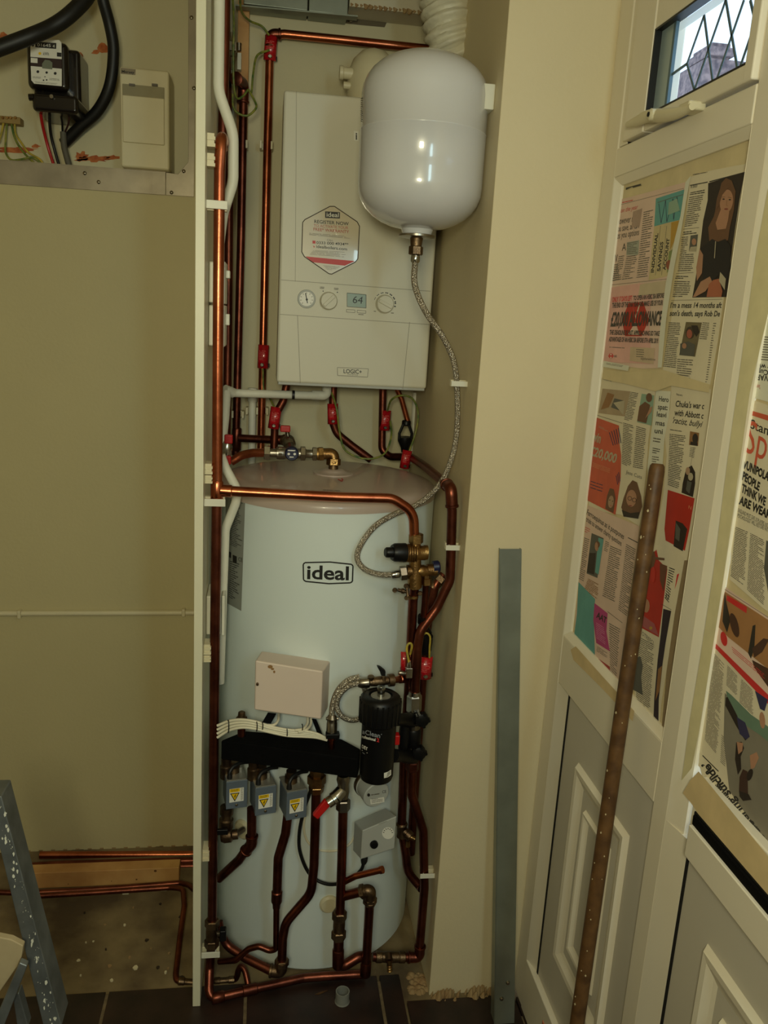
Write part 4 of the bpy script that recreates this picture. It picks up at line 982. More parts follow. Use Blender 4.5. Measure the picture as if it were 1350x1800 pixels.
b.lathe(P(712, 1262, YFV-.015), P(708, 1335, YFV-.015), [(0, .010), (.5, .014), (1, .010)], black, 20)
b.build('bracket', o)
q = P(697.5, 1299, YK+.004); plab(MB().box((q.x-.008, q.y-.008, q.z-.012), (q.x+.006, q.y+.012, q.z+.012), red).build('bleed_insert', o, bevel=.003), 'red insert')

# --- round actuator and cylinder thermostat
o = thing('zone_actuator', 'round pale grey actuator disc below the black filter', 'actuator')
c = P(662, 1398, 1.69); n_ = V(.30, -.93, -.1).normalized()
MB().lathe(c+n_*-.045, c, [(0, .033), (.1, .0345), (.12, .0325), (.95, .0325), (1, .030)], greyp, 40).build('housing', o)
plab(MB().lathe(c-n_*.052, c-n_*.044, [(0, .036), (1, .036)], brassd, 32).build('mounting_ring', o), 'brassy mounting ring')
def Sd(x, y, l=.0006):
    d = ray(x, y); return CAM+d*((c+n_*l-CAM).dot(n_)/d.dot(n_))
b = MB(); b.poly(Sd, [(650.5, 1405), (675, 1401), (676, 1410), (651.5, 1414)], white); b.lines(lambda x, y: Sd(x, y, .0011), ((652, 1404), (674, 1402), (675, 1409), (653, 1412.5)), 4, inkg, fill=.35)
b.text(Sd, 'CE', (672, 1394.5), (679, 1393.5), (672, 1389.5), ink); b.lines(Sd, ((652, 1396), (669, 1393.5), (669, 1396.5), (652, 1399)), 1, inkg, fill=.6); b.ell(Sd, 648, 1397.5, 2.6, 3, ink, 12)
b.build('label', o, flat=True)
o = thing('cylinder_thermostat', 'pale grey box thermostat with a black knob and white dial', 'thermostat')
F = [P(636.5, 1460, 1.706), P(695.5, 1434.5, 1.722), P(696, 1491.5, 1.722), P(634.5, 1511, 1.706)]
Bk = [P(620.5, 1444, 1.775), P(676, 1420, 1.79), P(676, 1476, 1.79), P(622, 1495, 1.775)]
for a_ in (F, Bk):
    for i, j in ((0, 3), (1, 2)): xm = (a_[i].x+a_[j].x)/2; a_[i].x = xm; a_[j].x = xm
MB().hull8(F+Bk, greyp).build('housing', o, bevel=.003, seg=3)
n_ = (F[1]-F[0]).cross(F[3]-F[0]).normalized(); n_ = n_ if n_.y < 0 else -n_
def Sf(x, y, l=.0006):
    d = ray(x, y); return CAM+d*((F[0]+n_*l-CAM).dot(n_)/d.dot(n_))
p = Sf(657, 1483.5); plab(MB().lathe(p, p+n_*.008, [(0, .010), (.7, .0095), (1, .008)], black, 24).build('knob', o), 'black reset knob')
b = MB(); b.ell(Sf, 682, 1464.5, 10.5, 10.5, white, 24); 
for k in range(7):
    a = math.radians(190+k*27); b.stroke(lambda x, y: Sf(x, y, .0011), [(682+6.5*math.cos(a), 1464.5+6.5*math.sin(a)), (682+9*math.cos(a), 1464.5+9*math.sin(a))], 1.2, ink)
b.stroke(lambda x, y: Sf(x, y, .0011), [(666, 1440+9), (680, 1443.5)], .6, inkg)
b.build('dial', o, flat=True)
o = thing('black_cable', 'black cable looping from the thermostat up to the manifold', 'cable')
q = [P(640, 1512, 1.71), P(634, 1530, 1.71), P(610, 1549, 1.72), P(575, 1554, 1.74), P(545, 1537, 1.76), P(528, 1500, 1.765), P(526, 1465, 1.765), P(534, 1425, 1.76), P(546, 1390, 1.75), P(556, 1362, 1.745)]
MB().tube(smooth(q, 7), .0042, blackr, 12).build('sheath', o)
MB().lathe(P(641, 1507, 1.712), P(639, 1518, 1.71), [(0, .008), (.5, .0085), (1, .006)], blackr, 14).build('gland', o)
# ================================================================ MANIFOLD, ACTUATORS, CABLES
Ztop = P(626, 1334, 1.65).z; Zbot = P(628, 1369, 1.65).z
o = thing('manifold', 'long black foam covered manifold block across the front of the cylinder', 'manifold')
TL_, TR_ = PZ(388, 1301, Ztop), PZ(630, 1334, Ztop)
bl_, br_, rr_ = PZ(430, 1284, Ztop), PZ(600, 1298, Ztop), PZ(634, 1316, Ztop)
top = [TL_, TR_, rr_, br_, bl_]
zs = PZ(384, 1331, Zbot)
b = MB().prism([V(p.x, p.y, Ztop) for p in top], (0, 0, Zbot-Ztop), foam); b.build('foam_jacket', o, bevel=.004)
b = MB(); Sm = SZ(Ztop+.0006); b.stroke(Sm, [(600, 1334), (616, 1335)], .5, inkg)
plab(MB().lathe(P(424.5, 1293, 1.73), P(424.5, 1273, 1.73), [(0, .009), (1, .009)], copperd, 16).build('vent_tail', o), 'copper vent tail')
MB().lathe(P(424.5, 1274, 1.73), P(425, 1251, 1.73), [(0, .0095), (.3, .0095), (.35, .0125), (.55, .0125), (.62, .009), (.95, .008), (1, .006)], brassd, 16).build('air_vent', o)
# straps from the cover down to the manifold
ob = MB().prism([P(471, 1253, 1.74), P(485.5, 1255, 1.74), P(476, 1272, 1.73), P(461, 1270, 1.73)], (0, .002, 0), foam).build('mounting_strap'); tag(ob, 'wide short black strap below the left part of the immersion cover', 'strap')
ob = MB().prism([P(548, 1264, 1.73), P(556, 1265, 1.73), P(568, 1294, 1.72), P(560, 1295, 1.72)], (0, .002, 0), foam).build('mounting_strap'); tag(ob, 'thin slanting black strap below the right end of the immersion cover', 'strap')
# white cables
grp = 'white cables tied along the manifold'
cl = ['white cable topmost in the tied bundle over the manifold', 'second white cable in the tied bundle over the manifold', 'third white cable in the tied bundle over the manifold', 'lowest white cable in the tied bundle over the manifold']
for i in range(4):
    dy = (i-1.5)*4.6
    q = [P(382, 1286+dy*1.5, 1.72), P(402, 1276+dy*1.2, 1.715), P(425, 1272+dy, 1.706), P(450, 1275+dy*.9, 1.70), P(475, 1282+dy*.75, 1.70-.003*(i % 2)), P(505, 1288+dy*.75, 1.695), P(535, 1290+dy*.7, 1.695), P(556, 1293+dy*.5, 1.695), P(572+i, 1299+dy*.3, 1.695)]
    ob = MB().tube(smooth(q, 6), .0032, cable, 10).build('white_cable'); tag(ob, cl[i], 'cable', grp)
for i, q in enumerate(([P(490, 1256, 1.745), P(489, 1266, 1.72), P(482, 1274, 1.705), P(468, 1275, 1.70), P(452, 1272, 1.702)], [P(541, 1262, 1.735), P(540, 1272, 1.72), P(533, 1281, 1.70), P(518, 1284, 1.692)], [P(547, 1263, 1.735), P(546, 1274, 1.72), P(538, 1283, 1.698), P(524, 1287, 1.69)])):
    ob = MB().tube(smooth(q, 6), .0032, cable, 10).build('white_cable')
    tag(ob, ['white cable rising into the left underside of the immersion cover', 'white cable rising into the right underside of the immersion cover', 'outer white cable rising into the right underside of the immersion cover'][i], 'cable', 'cables into the immersion cover')
for i, (x, y, h) in enumerate(((402, 1277, 15), (452, 1277, 11), (462, 1276, 9), (505, 1288, 10), (532, 1279, 8))):
    c_ = P(x, y, 1.700); ob = MB().lathe(P(x, y-h, 1.702), P(x, y-h+2, 1.702), [(0, .001), (1, .001)], blackr, 6)
    ob = MB().tube([P(x-1+1.0*math.sin(a), y-h*.75*math.cos(a), 1.700-.012*math.sin(a)) for a in [k*PI/7 for k in range(-1, 9)]], .0012, blackr, 6).build('cable_tie')
    tag(ob, 'black cable tie, '+['first from the left on the white cables', 'left of the pair below the immersion cover', 'right of the pair below the immersion cover', 'single one in the middle of the white cables', 'slanting one on the right riser cables'][i], 'cable tie', 'cable ties on the white cables')

# actuators: prototype facing -Y, origin at base centre
def actuator():
    t = thing('zone_actuator', 'x', 'actuator', 'grey zone valve actuators')
    MB().box((-.0245, -.03, 0), (.0245, -.028, .071), motorg).box((-.0240, -.029, .001), (.0240, .030, .069), motorg).build('housing', t, bevel=.0015)
    b = MB(); S = lambda x, y: V(x, -.0306, y); S1 = lambda x, y: V(x, -.0310, y); S2 = lambda x, y: V(x, -.0314, y)
    b.poly(S, [(-.017, .017), (.016, .018), (.016, .053), (-.017, .052)], white); b.poly(S1, [(-.0165, .043), (.007, .0435), (.007, .0522), (-.0165, .0518)], yellow)
    b.lines(S2, ((-.015, .051), (.006, .051), (.006, .0445), (-.015, .0445)), 3, ink, fill=.35); b.lines(S1, ((.009, .052), (.015, .052), (.015, .02), (.009, .02)), 16, inkg, fill=.4)
    b.poly(S1, [(-.0155, .041), (.0065, .041), (-.0045, .019)], ink); b.poly(S2, [(-.0125, .0393), (.0035, .0393), (-.0045, .0235)], yellow)
    b.poly(lambda x, y: V(x, -.0318, y), [(-.0035, .0375), (-.0065, .0315), (-.0045, .0322), (-.0058, .0262), (-.0022, .0335), (-.0042, .0330), (-.0010, .0375)], ink)
    plab(b.build('warning_label', t, flat=True), 'yellow high voltage warning label')
    b = MB().lathe(V(0, -.029, .0085), V(0, -.0325, .0085), [(0, .0035), (.5, .0035), (1, .002)], nickel, 14); b.build('screw', t)
    MB().box((-.023, -.027, .069), (.023, .040, .072), zinc).build('base_plate', t, bevel=.0005)
    b = MB(); b.box((-.012, .004, .071), (.016, .030, .084), zinc); b.lathe(V(-.002, .012, .071), V(-.002, .012, .1), [(0, .015), (.5, .015), (.55, .012), (1, .012)], brassd, 18); b.build('valve_body', t)
    plab(MB().tube(smooth([V(-.015, -.016, .071), V(-.015, -.016, .086), V(-.006, -.010, .097), V(.015, .0, .099), V(.035, .008, .094)], 6), .0045, blackr, 10).build('flex', t), 'black flex')
    MB().lathe(V(-.015, -.016, .070), V(-.015, -.016, .084), [(0, .0065), (.6, .006), (1, .0045)], blackr, 12).build('gland', t)
    return t
proto = actuator()
for i, ((xb_, yb_), Y, a, lb) in enumerate((((408, 1419), 1.735, 10, 'leftmost grey-blue actuator with warning label, beside the riser'), ((457.5, 1430), 1.705, 13, 'middle grey-blue actuator with warning label under the manifold'), ((511, 1438), 1.685, 15, 'rightmost and lowest grey-blue actuator with warning label'))):
    c_ = proto if i == 0 else copy_tree(proto)
    c_['label'] = lb; DONE.add(c_)
    p = P(xb_, yb_, Y); c_.location = p+V(.005, .028, -.002); c_.rotation_euler = (0, 0, math.radians(a))
# brass necks above the actuators
for (x, y0, y1, Y) in ((398, 1330, 1366, 1.765), (446, 1340, 1366, 1.735), (492, 1346, 1372, 1.72)):
    pass
o = thing('tail_pipe', 'stub of dark copper rising behind the left actuator into the manifold', 'pipe')
for (x, y0, y1, Y) in ((398, 1334, 1366, 1.775), (446, 1342, 1366, 1.745), (492, 1348, 1372, 1.73)):
    pass
MB().lathe(P(398, 1330, 1.775), P(398, 1366, 1.775), [(0, .012), (.4, .012), (.45, .015), (1, .015)], brassd, 18).build('neck', o)
o = thing('tail_pipe', 'stub of dark brass rising behind the middle actuator into the manifold', 'pipe')
MB().lathe(P(446, 1336, 1.745), P(446, 1368, 1.745), [(0, .012), (.4, .012), (.45, .015), (1, .015)], brassd, 18).build('neck', o)

# ================================================================ WHITE CONDUIT AND SOCKET BOXES ON THE PARTITION
t = thing('plastic_conduit', 'thick white plastic conduit kinking past the top of the riser', 'conduit')
MB().tube(fillet([P(386, -30, 1.83), P(384, 160, 1.83), P(410, 235, 1.83), P(410, 320, 1.83), P(392, 375, 1.82), P(385, 430, 1.81)], .09, 8), .0108, plasticw, 18).build('conduit_run', t)
t = thing('plastic_conduit', 'thick white plastic conduit kinking beside the cylinder lid', 'conduit')
MB().tube(fillet([P(388, 800, 1.84), P(396, 822, 1.84), P(418, 862, 1.84), P(414, 885, 1.84), P(396, 930, 1.84), P(392, 1035, 1.84), P(387, 1200, 1.85)], .06, 8), .0102, plasticw, 18).build('conduit_run', t)
def sbox(y0, y1, Y0, Y1, x1, lb, tilt=0.0):
    a_ = P(370, y0, Y0).z; b_ = P(370, y1, Y0).z
    t = thing('surface_box', lb, 'electrical box')
    MB().box((-.1215, Y0, b_), (x1-.008, Y1, a_), plasticw).build('back_box', t, bevel=.003)
    MB().box((x1-.007, Y0-.002, b_-.001), (x1, Y1+.002, a_+.001), plasticw).build('face_plate', t, bevel=.002)
    return t
t = sbox(459, 532, 1.80, 1.89, -.088, 'upper white electrical box fixed on the partition behind the riser')
MB().box((-.089, 1.835, P(404, 490, 1.85).z), (-.080, 1.862, P(404, 476, 1.85).z), plasticw).build('rocker', t, bevel=.002)
t = sbox(536, 608, 1.80, 1.89, -.088, 'lower white electrical box fixed on the partition behind the riser')
MB().box((-.089, 1.835, P(404, 572, 1.85).z), (-.080, 1.862, P(404, 552, 1.85).z), plasticw).build('rocker', t, bevel=.002)
t = sbox(1048, 1116, 1.79, 1.88, -.080, 'low white electrical box on the partition beside the grey label')

# ================================================================ PIPE CLIPS
def clip_proto():
    t = thing('pipe_clip', 'x', 'pipe clip', 'white plastic pipe clips')
    b = MB(); b.box((-.022, -.016, -.008), (.026, -.0125, .008), plasticw); b.box((-.0225, -.016, -.0075), (-.018, .012, .0075), plasticw); b.box((.014, -.014, -.0075), (.0175, .012, .0075), plasticw)
    b.build('clip_body', t, bevel=.001)
    MB().box((-.028, .0, -.010), (.024, .016, .010), plasticc).build('clip_base', t, bevel=.001)
    return t
cp = clip_proto(); first = True
for (x, y, Y, mir, lb) in ((377, 361, YR, 0, 'white pipe clip high on the riser just under the conduit kink'), (375, 881, YR, 0, 'white pipe clip on the riser just below the crossing pipe'), (368, 1671, YR, 0, 'white pipe clip on the riser below its black tap'),
    (808, 674, 1.80, 1, 'white clip holding the braided hose on the pier side'), (798, 960, 1.752, 1, 'white pipe clip beside the brass control valve on the pier side'), (752, 1533, 1.742, 1, 'white pipe clip low on the right copper pipe')):
    c_ = cp if first else copy_tree(cp); first = False; DONE.add(c_); c_['label'] = lb
    c_.location = P(x, y, Y); c_.rotation_euler = (0, 0, 0)
    if mir: c_.scale = (-.85, 1, .75)
# stacked loose clip spacers on the partition side
for i, (y0, y1, lb) in enumerate(((238, 262, 'upper ribbed clip block on the partition near the riser top'), (273, 296, 'lower ribbed clip block on the partition near the riser top'), (812, 830, 'upper ribbed clip block on the partition at lid height'), (832, 846, 'lower ribbed clip block on the partition at lid height'), (1126, 1143, 'upper ribbed clip block beside the immersion cover height'), (1145, 1156, 'lower ribbed clip block beside the immersion cover height'), (1483, 1502, 'ribbed clip block on the partition beside the angle valve'))):
    za, zb_ = P(372, y0, 1.75).z, P(372, y1, 1.75).z; b = MB(); n = 4
    for k in range(n):
        z_ = zb_+(za-zb_)*k/n; b.box((-.1215, 1.725+.002*(k % 2), z_), (-.106-.002*(k % 2), 1.762, z_+(za-zb_)/n), plasticc)
    ob = b.build('clip_block'); tag(ob, lb, 'clip block', 'ribbed clip blocks on the partition')
# small saddle clips on the back wall pipes
for i, (x, y, Y, lb) in enumerate(((468, 256, 2.40, 'pale saddle clip on the red tagged pipe left of the boiler top'), (424, 254, 2.375, 'pale saddle clip on the dark pipe beside the batten'), (461, 722, 2.40, 'pale saddle clip low on the red tagged pipe'), (443, 722, 2.41, 'pale saddle clip on the vertical plastic pipe'), (418, 728, 2.375, 'pale saddle clip low on the dark pipe behind the lid'))):
    c_ = P(x, y, Y); b = MB()
    for s in (-1, 1): b.box((c_.x+s*.0145-.0028, Y-.014, c_.z-.010), (c_.x+s*.0145+.0028, Y+.03, c_.z+.010), plasticc)
    b.box((c_.x-.014, Y+.012, c_.z-.009), (c_.x+.014, Y+.035, c_.z+.009), plasticc)
    ob = b.build('saddle_clip', bevel=.001); tag(ob, lb, 'pipe clip', 'saddle clips on the back wall pipes')

# ================================================================ RED EARTH TAGS
def tag_proto():
    t = thing('earth_tag', 'x', 'earth tag', 'red earth bonding tags')
    b = MB(); n = 8; pts = []
    for k in range(n+1):
        a = math.radians(-62+124*k/n); pts.append((math.sin(a)*.0185, -math.cos(a)*.0160+.002))
    vs = []; 
    for z in (0, .068):
        for (x, y) in pts: vs.append(V(x, y, z))
    b.add(vs, [[i, i+1, n+2+i, n+1+i] for i in range(n)], redtag)
    ob = b.build('tag_plate', t); so = ob.modifiers.new('thick', 'SOLIDIFY'); so.thickness = .0012
    b = MB(); L = lambda x, y: V(math.sin(x/.015)*.0188, -math.cos(x/.015)*.0164+.0018, y)
    b.lines(L, ((-.010, .052), (.010, .052), (.010, .022), (-.010, .022)), 7, inkc('tagwhite', 224, 120, 110), fill=.3, ragged=.4); b.build('tag_print', t, flat=True)
    MB().lathe(V(0, -.011, .010), V(0, -.0165, .010), [(0, .0058), (.6, .0058), (1, .004)], chrome, 14).build('screw', t)
    b = MB(); b.lathe(V(0, 0, .006), V(0, 0, .013), [(0, .0122), (1, .0122)], nickel, 20); b.box((.010, -.004, .004), (.019, .004, .015), black); b.build('strap', t)
    return t
tp = tag_proto(); first = True
for (x0, y0, x1, y1, Y, rz, s, lb) in ((474, 108, 477, 64, 2.40, 0, 1, 'red earth tag at the top corner of the pipe left of the boiler'), (462, 647, 464, 606, 2.40, -10, .95, 'red earth tag on the same pipe level with the boiler bottom'),
    (480.5, 753, 486, 715, 2.30, 0, .95, 'red earth tag leftmost of the three under the boiler'), (585, 745, 584.5, 709, 2.30, 0, .92, 'red earth tag on the centre tail under the boiler'), (675, 756, 678, 721, 2.36, 5, .95, 'red earth tag on the right straight tail under the boiler'),
    (710, 823, 716, 791, 2.26, 0, .85, 'red earth tag behind the lid under the tundish'), (712, 1182, 712, 1141, 1.775, 25, 1, 'red earth tag half hidden left of the bent right pipe'), (746, 1191, 749, 1152, 1.80, 0, 1, 'red earth tag right of the bent pipe above the filter')):
    c_ = tp if first else copy_tree(tp); first = False; DONE.add(c_); c_['label'] = lb
    a_, b_ = P(x0, y0, Y), P(x1, y1, Y); c_.location = a_
    d = (b_-a_); L_ = d.length; d.normalize(); 
    c_.rotation_euler = (0, math.atan2(d.x, d.z), math.radians(rz)); c_.scale = (s, s, L_/.068)
o = thing('earth_clamp', 'chrome earth clamp at the foot of the yellow wire loop', 'clamp')
c_ = P(719, 1180, 1.735); MB().box((c_.x-.008, c_.y-.006, c_.z-.016), (c_.x+.008, c_.y+.006, c_.z+.010), chrome).build('clamp_body', o, bevel=.002)
MB().lathe(c_+V(0, 0, .008), c_+V(0, 0, .026), [(0, .005), (.5, .0055), (1, .003)], chrome, 12).build('screw', o)
MB().lathe(P(700, 1182, 1.74), P(712, 1184, 1.74), [(0, .004), (.3, .0065), (1, .005)], nickel, 12).build('strap_end', o)
# bonding wires
def wire(lb, pts, r=.0028, m=None, g=None, nm='bonding_wire'):
    ob = MB().tube(smooth(px3(pts), 7), r, m or wiregy, 10).build(nm); tag(ob, lb, 'wire', g); return ob
wire('green wire dropping from the metal box to the top red tag', [(422, -20, 2.2), (424, 18, 2.28), (438, 36, 2.34), (460, 46, 2.37), (473, 62, 2.37)])
wire('green wire looping from the top red tag round the left pipes', [(473, 88, 2.37), (452, 98, 2.35), (445, 130, 2.33), (442, 162, 2.32), (437, 158, 2.31), (448, 178, 2.30), (450, 190, 2.29), (436, 203, 2.28), (420, 200, 2.28), (410, 188, 2.28), (409, 165, 2.28)])
wire('dark green wire running down beside the corner pipe to a small loop', [(408, -20, 2.2), (411, 40, 2.24), (410, 100, 2.26), (411, 150, 2.27), (416, 172, 2.28), (426, 170, 2.29), (436, 158, 2.30)])
wire('green wire from the low tag passing behind the waste pipe', [(462, 648, 2.37), (464, 690, 2.37), (474, 700, 2.33), (482, 716, 2.29)])
wire('green wire swinging under the boiler between the two middle tags', [(583, 690, 2.29), (592, 720, 2.27), (597, 760, 2.27), (606, 790, 2.27), (630, 804, 2.27), (656, 806, 2.27), (678, 795, 2.28), (688, 765, 2.30), (686, 740, 2.33)])
wire('green wire arching right of the tundish under the boiler', [(681, 722, 2.33), (688, 703, 2.28), (706, 695, 2.26), (726, 702, 2.26), (735, 728, 2.26), (730, 762, 2.25), (720, 792, 2.25)])
wire('yellow wire loop above the chrome earth clamp', [(719, 1165, 1.735), (715, 1142, 1.735), (717, 1133, 1.735), (722, 1131, 1.735), (724, 1137, 1.738), (721, 1150, 1.75)], .0028, wirey)
wire('yellow wire arching over the black tundish cup to the red tag', [(743, 1116, 1.77), (750, 1113, 1.765), (756, 1120, 1.765), (755, 1140, 1.775), (755, 1156, 1.785)], .0024, wirey)
o = thing('earth_clamp', 'steel earth clamp on the corner pipe near the pine batten', 'clamp')
c_ = P(407, 83, 2.28); MB().box((c_.x-.018, c_.y-.010, c_.z-.010), (c_.x+.012, c_.y+.010, c_.z+.012), nickel).build('clamp_body', o, bevel=.002)
MB().lathe(c_+V(0, -.004, .012), c_+V(0, -.004, .032), [(0, .005), (.5, .003), (1, .004)], nickel, 12).build('screw', o)
c_ = P(408, 99, 2.28); MB().lathe(c_-V(0, 0, .03), c_+V(0, 0, .01), [(0, .003), (.7, .003), (.75, .008), (1, .008)], nickel, 12).build('bolt', o)

# ================================================================ TOP OF THE ALCOVE
o = MB().box((P(418, 100, 2.43).x, 2.405, P(420, 250, 2.43).z), (P(437.5, 100, 2.43).x, 2.4425, 2.5), pine).build('pine_batten', bevel=.001); tag(o, 'vertical pine batten on the back wall in the top left corner', 'batten')
t = thing('switch_plate', 'small white tube fitting with a steel screw on the pine batten', 'fitting')
c_ = P(420, 108, 2.38); MB().box((c_.x-.004, c_.y-.004, c_.z-.02), (c_.x+.006, c_.y+.02, c_.z+.02), plasticw).build('body', t, bevel=.001)
MB().lathe(P(420, 82, 2.38)+V(0, 0, -.01), P(420, 76, 2.38), [(0, .006), (1, .007)], nickel, 12).build('screw', t)
t = thing('metal_box', 'galvanised steel box hanging at the top of the alcove', 'metal box')
YG_ = 2.365; z0 = P(540, 19, YG_).z
MB().box((P(428, 10, YG_).x, YG_, z0), (P(541, 10, YG_).x, 2.44, 2.5), galv).build('left_section', t, bevel=.002)
MB().box((P(543, 10, YG_).x, YG_+.001, z0), (P(612, 10, YG_).x, 2.44, 2.5), galv).build('right_section', t, bevel=.002)
MB().prism([P(414, 7.5, YG_-.01), P(629, 27, YG_-.01), P(629, 29.5, YG_-.01), P(414, 10, YG_-.01)], (0, .03, 0), galv).build('lip', t)
t = MB(); t.box((P(614, 10, 2.36).x, 2.35, P(640, 16, 2.36).z), (P(752, 0, 2.36).x, 2.44, 2.5), revealp)
for i in range(16):
    x = P(616+i*8.5, 14, 2.36).x; z = P(640, 16, 2.36).z+.002; s = .003+.004*random.random(); t.lathe(V(x, 2.352, z-s*.8), V(x+.003, 2.352, z+.004), [(0, s*.4), (.6, s*1.3), (1, s*1.6)], plaster, 6)
struct('trim_3', t)
zz = P(640, 34, 2.44).z
b = MB(); Sx = SY(2.4424); b.poly(Sx, [(432, 14), (628, 33), (690, 22), (686, 26), (676, 48), (632, 44), (480, 27), (432, 22)], inkc('hole_shadow', 96, 84, 58)); ob = b.build('wall_hole'); tag(ob, 'dark strip with hole shadow painted on the back wall below the metal box', 'plaster patch')  # shade in and around the wall hole, painted as one flat dark patch
for i, (x, y) in enumerate(((599.5, 32.5), (617, 34.5))):
    b = MB(); b.tube(fillet([P(x-2, y-3, 2.43), P(x-2, y+3, 2.42), P(x+2, y+3, 2.42), P(x+2, y-3, 2.43)], .003, 4), .0018, nickel, 8); ob = b.build('wire_staple'); tag(ob, ['left small wire staple under the metal box lip', 'right small wire staple under the metal box lip'][i], 'staple', 'staples under the metal box')

# ================================================================ METER CUPBOARD
RY = 2.415
t = thing('electricity_meter', 'old black electricity meter with a white dial plate and counter', 'electricity meter')
def rr(x0, y0, x1, y1, x2, y2, x3, y3): return [(x0, y0), (x1, y1), (x2, y2), (x3, y3)]
YM_ = 2.27
F = [P(44, 66, YM_), P(118, 70, YM_), P(119, 161, YM_), P(46, 151, YM_)]
x0_, x1_ = F[0].x, F[1].x; za, zb_ = F[0].z, F[2].z
MB().box((x0_, YM_, zb_), (x1_, RY, za), meterbk).build('case', t, bevel=.014, seg=4)
MB().box((x0_+.004, 2.31, zb_-.03), (x1_+.020, RY, za-.004), meterbk).build('back_case', t, bevel=.01, seg=3)
a_, b_ = P(50, 166, YM_-.01), P(137, 199, YM_-.01)
MB().box((a_.x+.006, YM_-.008, b_.z-.002), (b_.x, RY, P(50, 165, YM_).z+.004), meterbk).build('terminal_cover', t, bevel=.010, seg=3)
MB().lathe(P(51, 171, YM_), P(60, 171, YM_), [(0, .008), (1, .008)], meterbk, 14).build('cover_lug', t)
c_ = P(91, 170, YM_-.012); MB().lathe(c_+V(0, .006, 0), c_-V(0, .004, 0), [(0, .006), (1, .0045)], nickel, 12).build('seal_screw', t)
S = SY(YM_-.0008); S1 = SY(YM_-.0014); S2 = SY(YM_-.002); b = MB()
b.poly(S, [(53.5, 76), (60, 68.5), (104, 70.5), (108, 75), (108.5, 104), (53.5, 100)], white)
b.poly(S, [(54, 100.5), (108.5, 104.5), (108.5, 121), (54, 116)], inkc('meter_brown', 52, 30, 26)); b.poly(S1, [(54, 101.5), (66, 102.5), (66, 111), (54, 110)], white)
b.poly(S1, [(79, 105), (87, 106), (92, 110), (92, 122), (74, 120), (74, 112)], inkc('meter_greenish', 120, 126, 108))
b.poly(S, [(54, 116), (108.5, 121), (108.5, 151.5), (60, 147), (55, 141)], white)
b.poly(S1, [(62, 73.3), (99, 75.5), (98.7, 86), (62, 83)], ink); b.text(S2, '01645', (65.5, 81.3), (89, 82.8), (65.7, 76), white); b.text(S2, '4', (92.5, 83.5), (96, 83.8), (92.7, 78.3), white)
b.ell(S1, 57.8, 79.7, 2, 2, ink, 10); b.ell(S1, 70, 94, 2.6, 2.6, yellow, 10); b.text(S1, 'kWh', (76, 97), (86, 97.8), (76, 91), ink)
b.poly(S1, [(100, 92), (108, 92.8), (108, 100), (100, 99.2)], ink)
for (x, y, r) in ((66.5, 126, 2.5), (82, 127.5, 2.2), (97, 129, 2.6), (76.5, 141, 1.4), (82, 140.5, 1.4), (79, 135, 1.0)): b.ell(S1, x, y, r, r, ink, 10)
b.lines(S1, ((57, 134), (74, 135.3), (74, 139), (57, 137.5)), 2, inkg, fill=.35); b.lines(S1, ((86, 137), (106, 138.8), (106, 143), (86, 141)), 2, inkg, fill=.35); b.lines(S1, ((58, 142.5), (106, 147), (106, 150), (62, 146)), 2, inkg, fill=.3)
plab(b.build('dial_plate', t, flat=True), 'white dial plate with a five digit counter')
b = MB().box((P(128, 95, 2.40).x, 2.395, P(140, 190, 2.40).z), (P(144, 95, 2.40).x, RY+.003, P(140, 92, 2.40).z), redplaster); ob = b.build('backing_board', bevel=.003); tag(ob, 'red-brown backing board showing right of the electricity meter', 'board')
def cab(lb, pts, r, m, nm='cable', g=None):
    ob = MB().tube(smooth(px3(pts), 8), r, m, 14).build(nm); tag(ob, lb, 'cable', g); return ob
cab('very thick black cable crossing above the meter from the top left', [(-30, 96, 2.16), (0, 84, 2.16), (53, 64, 2.17), (90, 48, 2.19), (120, 28, 2.20), (150, -2, 2.22), (165, -30, 2.24)], .0175, blackr)
cab('thick black cable curving down the right side of the meter', [(176, -30, 2.28), (181, 0, 2.28), (193, 45, 2.30), (199.5, 90, 2.31), (193, 150, 2.32), (172, 194, 2.34), (140, 224, 2.36), (112, 252, 2.38)], .0140, blackr)
cab('grey sheathed cable dropping right of centre below the meter', [(111, 232, 2.36), (112.5, 256, 2.36), (117, 275, 2.36), (124, 300, 2.36)], .0078, inkc('grey_sheath', 92, 88, 76))
cab('red wire curving down from the meter terminals', [(71, 196, 2.30), (74, 216, 2.32), (79, 238, 2.34), (86, 264, 2.35), (95, 292, 2.35)], .0038, wirer)
cab('black wire curving down from the meter beside the red wire', [(87, 197, 2.30), (87.5, 218, 2.32), (90, 240, 2.34), (96, 264, 2.35), (104, 292, 2.35)], .0038, blackr)
cab('thin black wire from the meter into the grey sheath, left one', [(106, 200, 2.30), (109, 214, 2.33), (110, 232, 2.36)], .0026, blackr)
cab('thin dark red wire from the meter into the grey sheath, right one', [(122, 202, 2.30), (120, 218, 2.33), (114, 233, 2.36)], .0024, inkc('maroon', 62, 26, 26))
t = thing('terminal_block', 'brass terminal block with green and yellow wires at the left edge', 'terminal block')
a_, b_ = P(-14, 201, 2.38), P(35, 218, 2.38)
MB().box((a_.x, 2.385, b_.z), (b_.x, RY+.003, a_.z), inkc('block', 150, 124, 70)).build('block', t, bevel=.002)
for x in (5, 13, 19, 27): 
    c_ = P(x, 207, 2.385); MB().lathe(c_+V(0, .002, 0), c_-V(0, .004, 0), [(0, .0042), (1, .003)], brass, 10).build('screw', t)
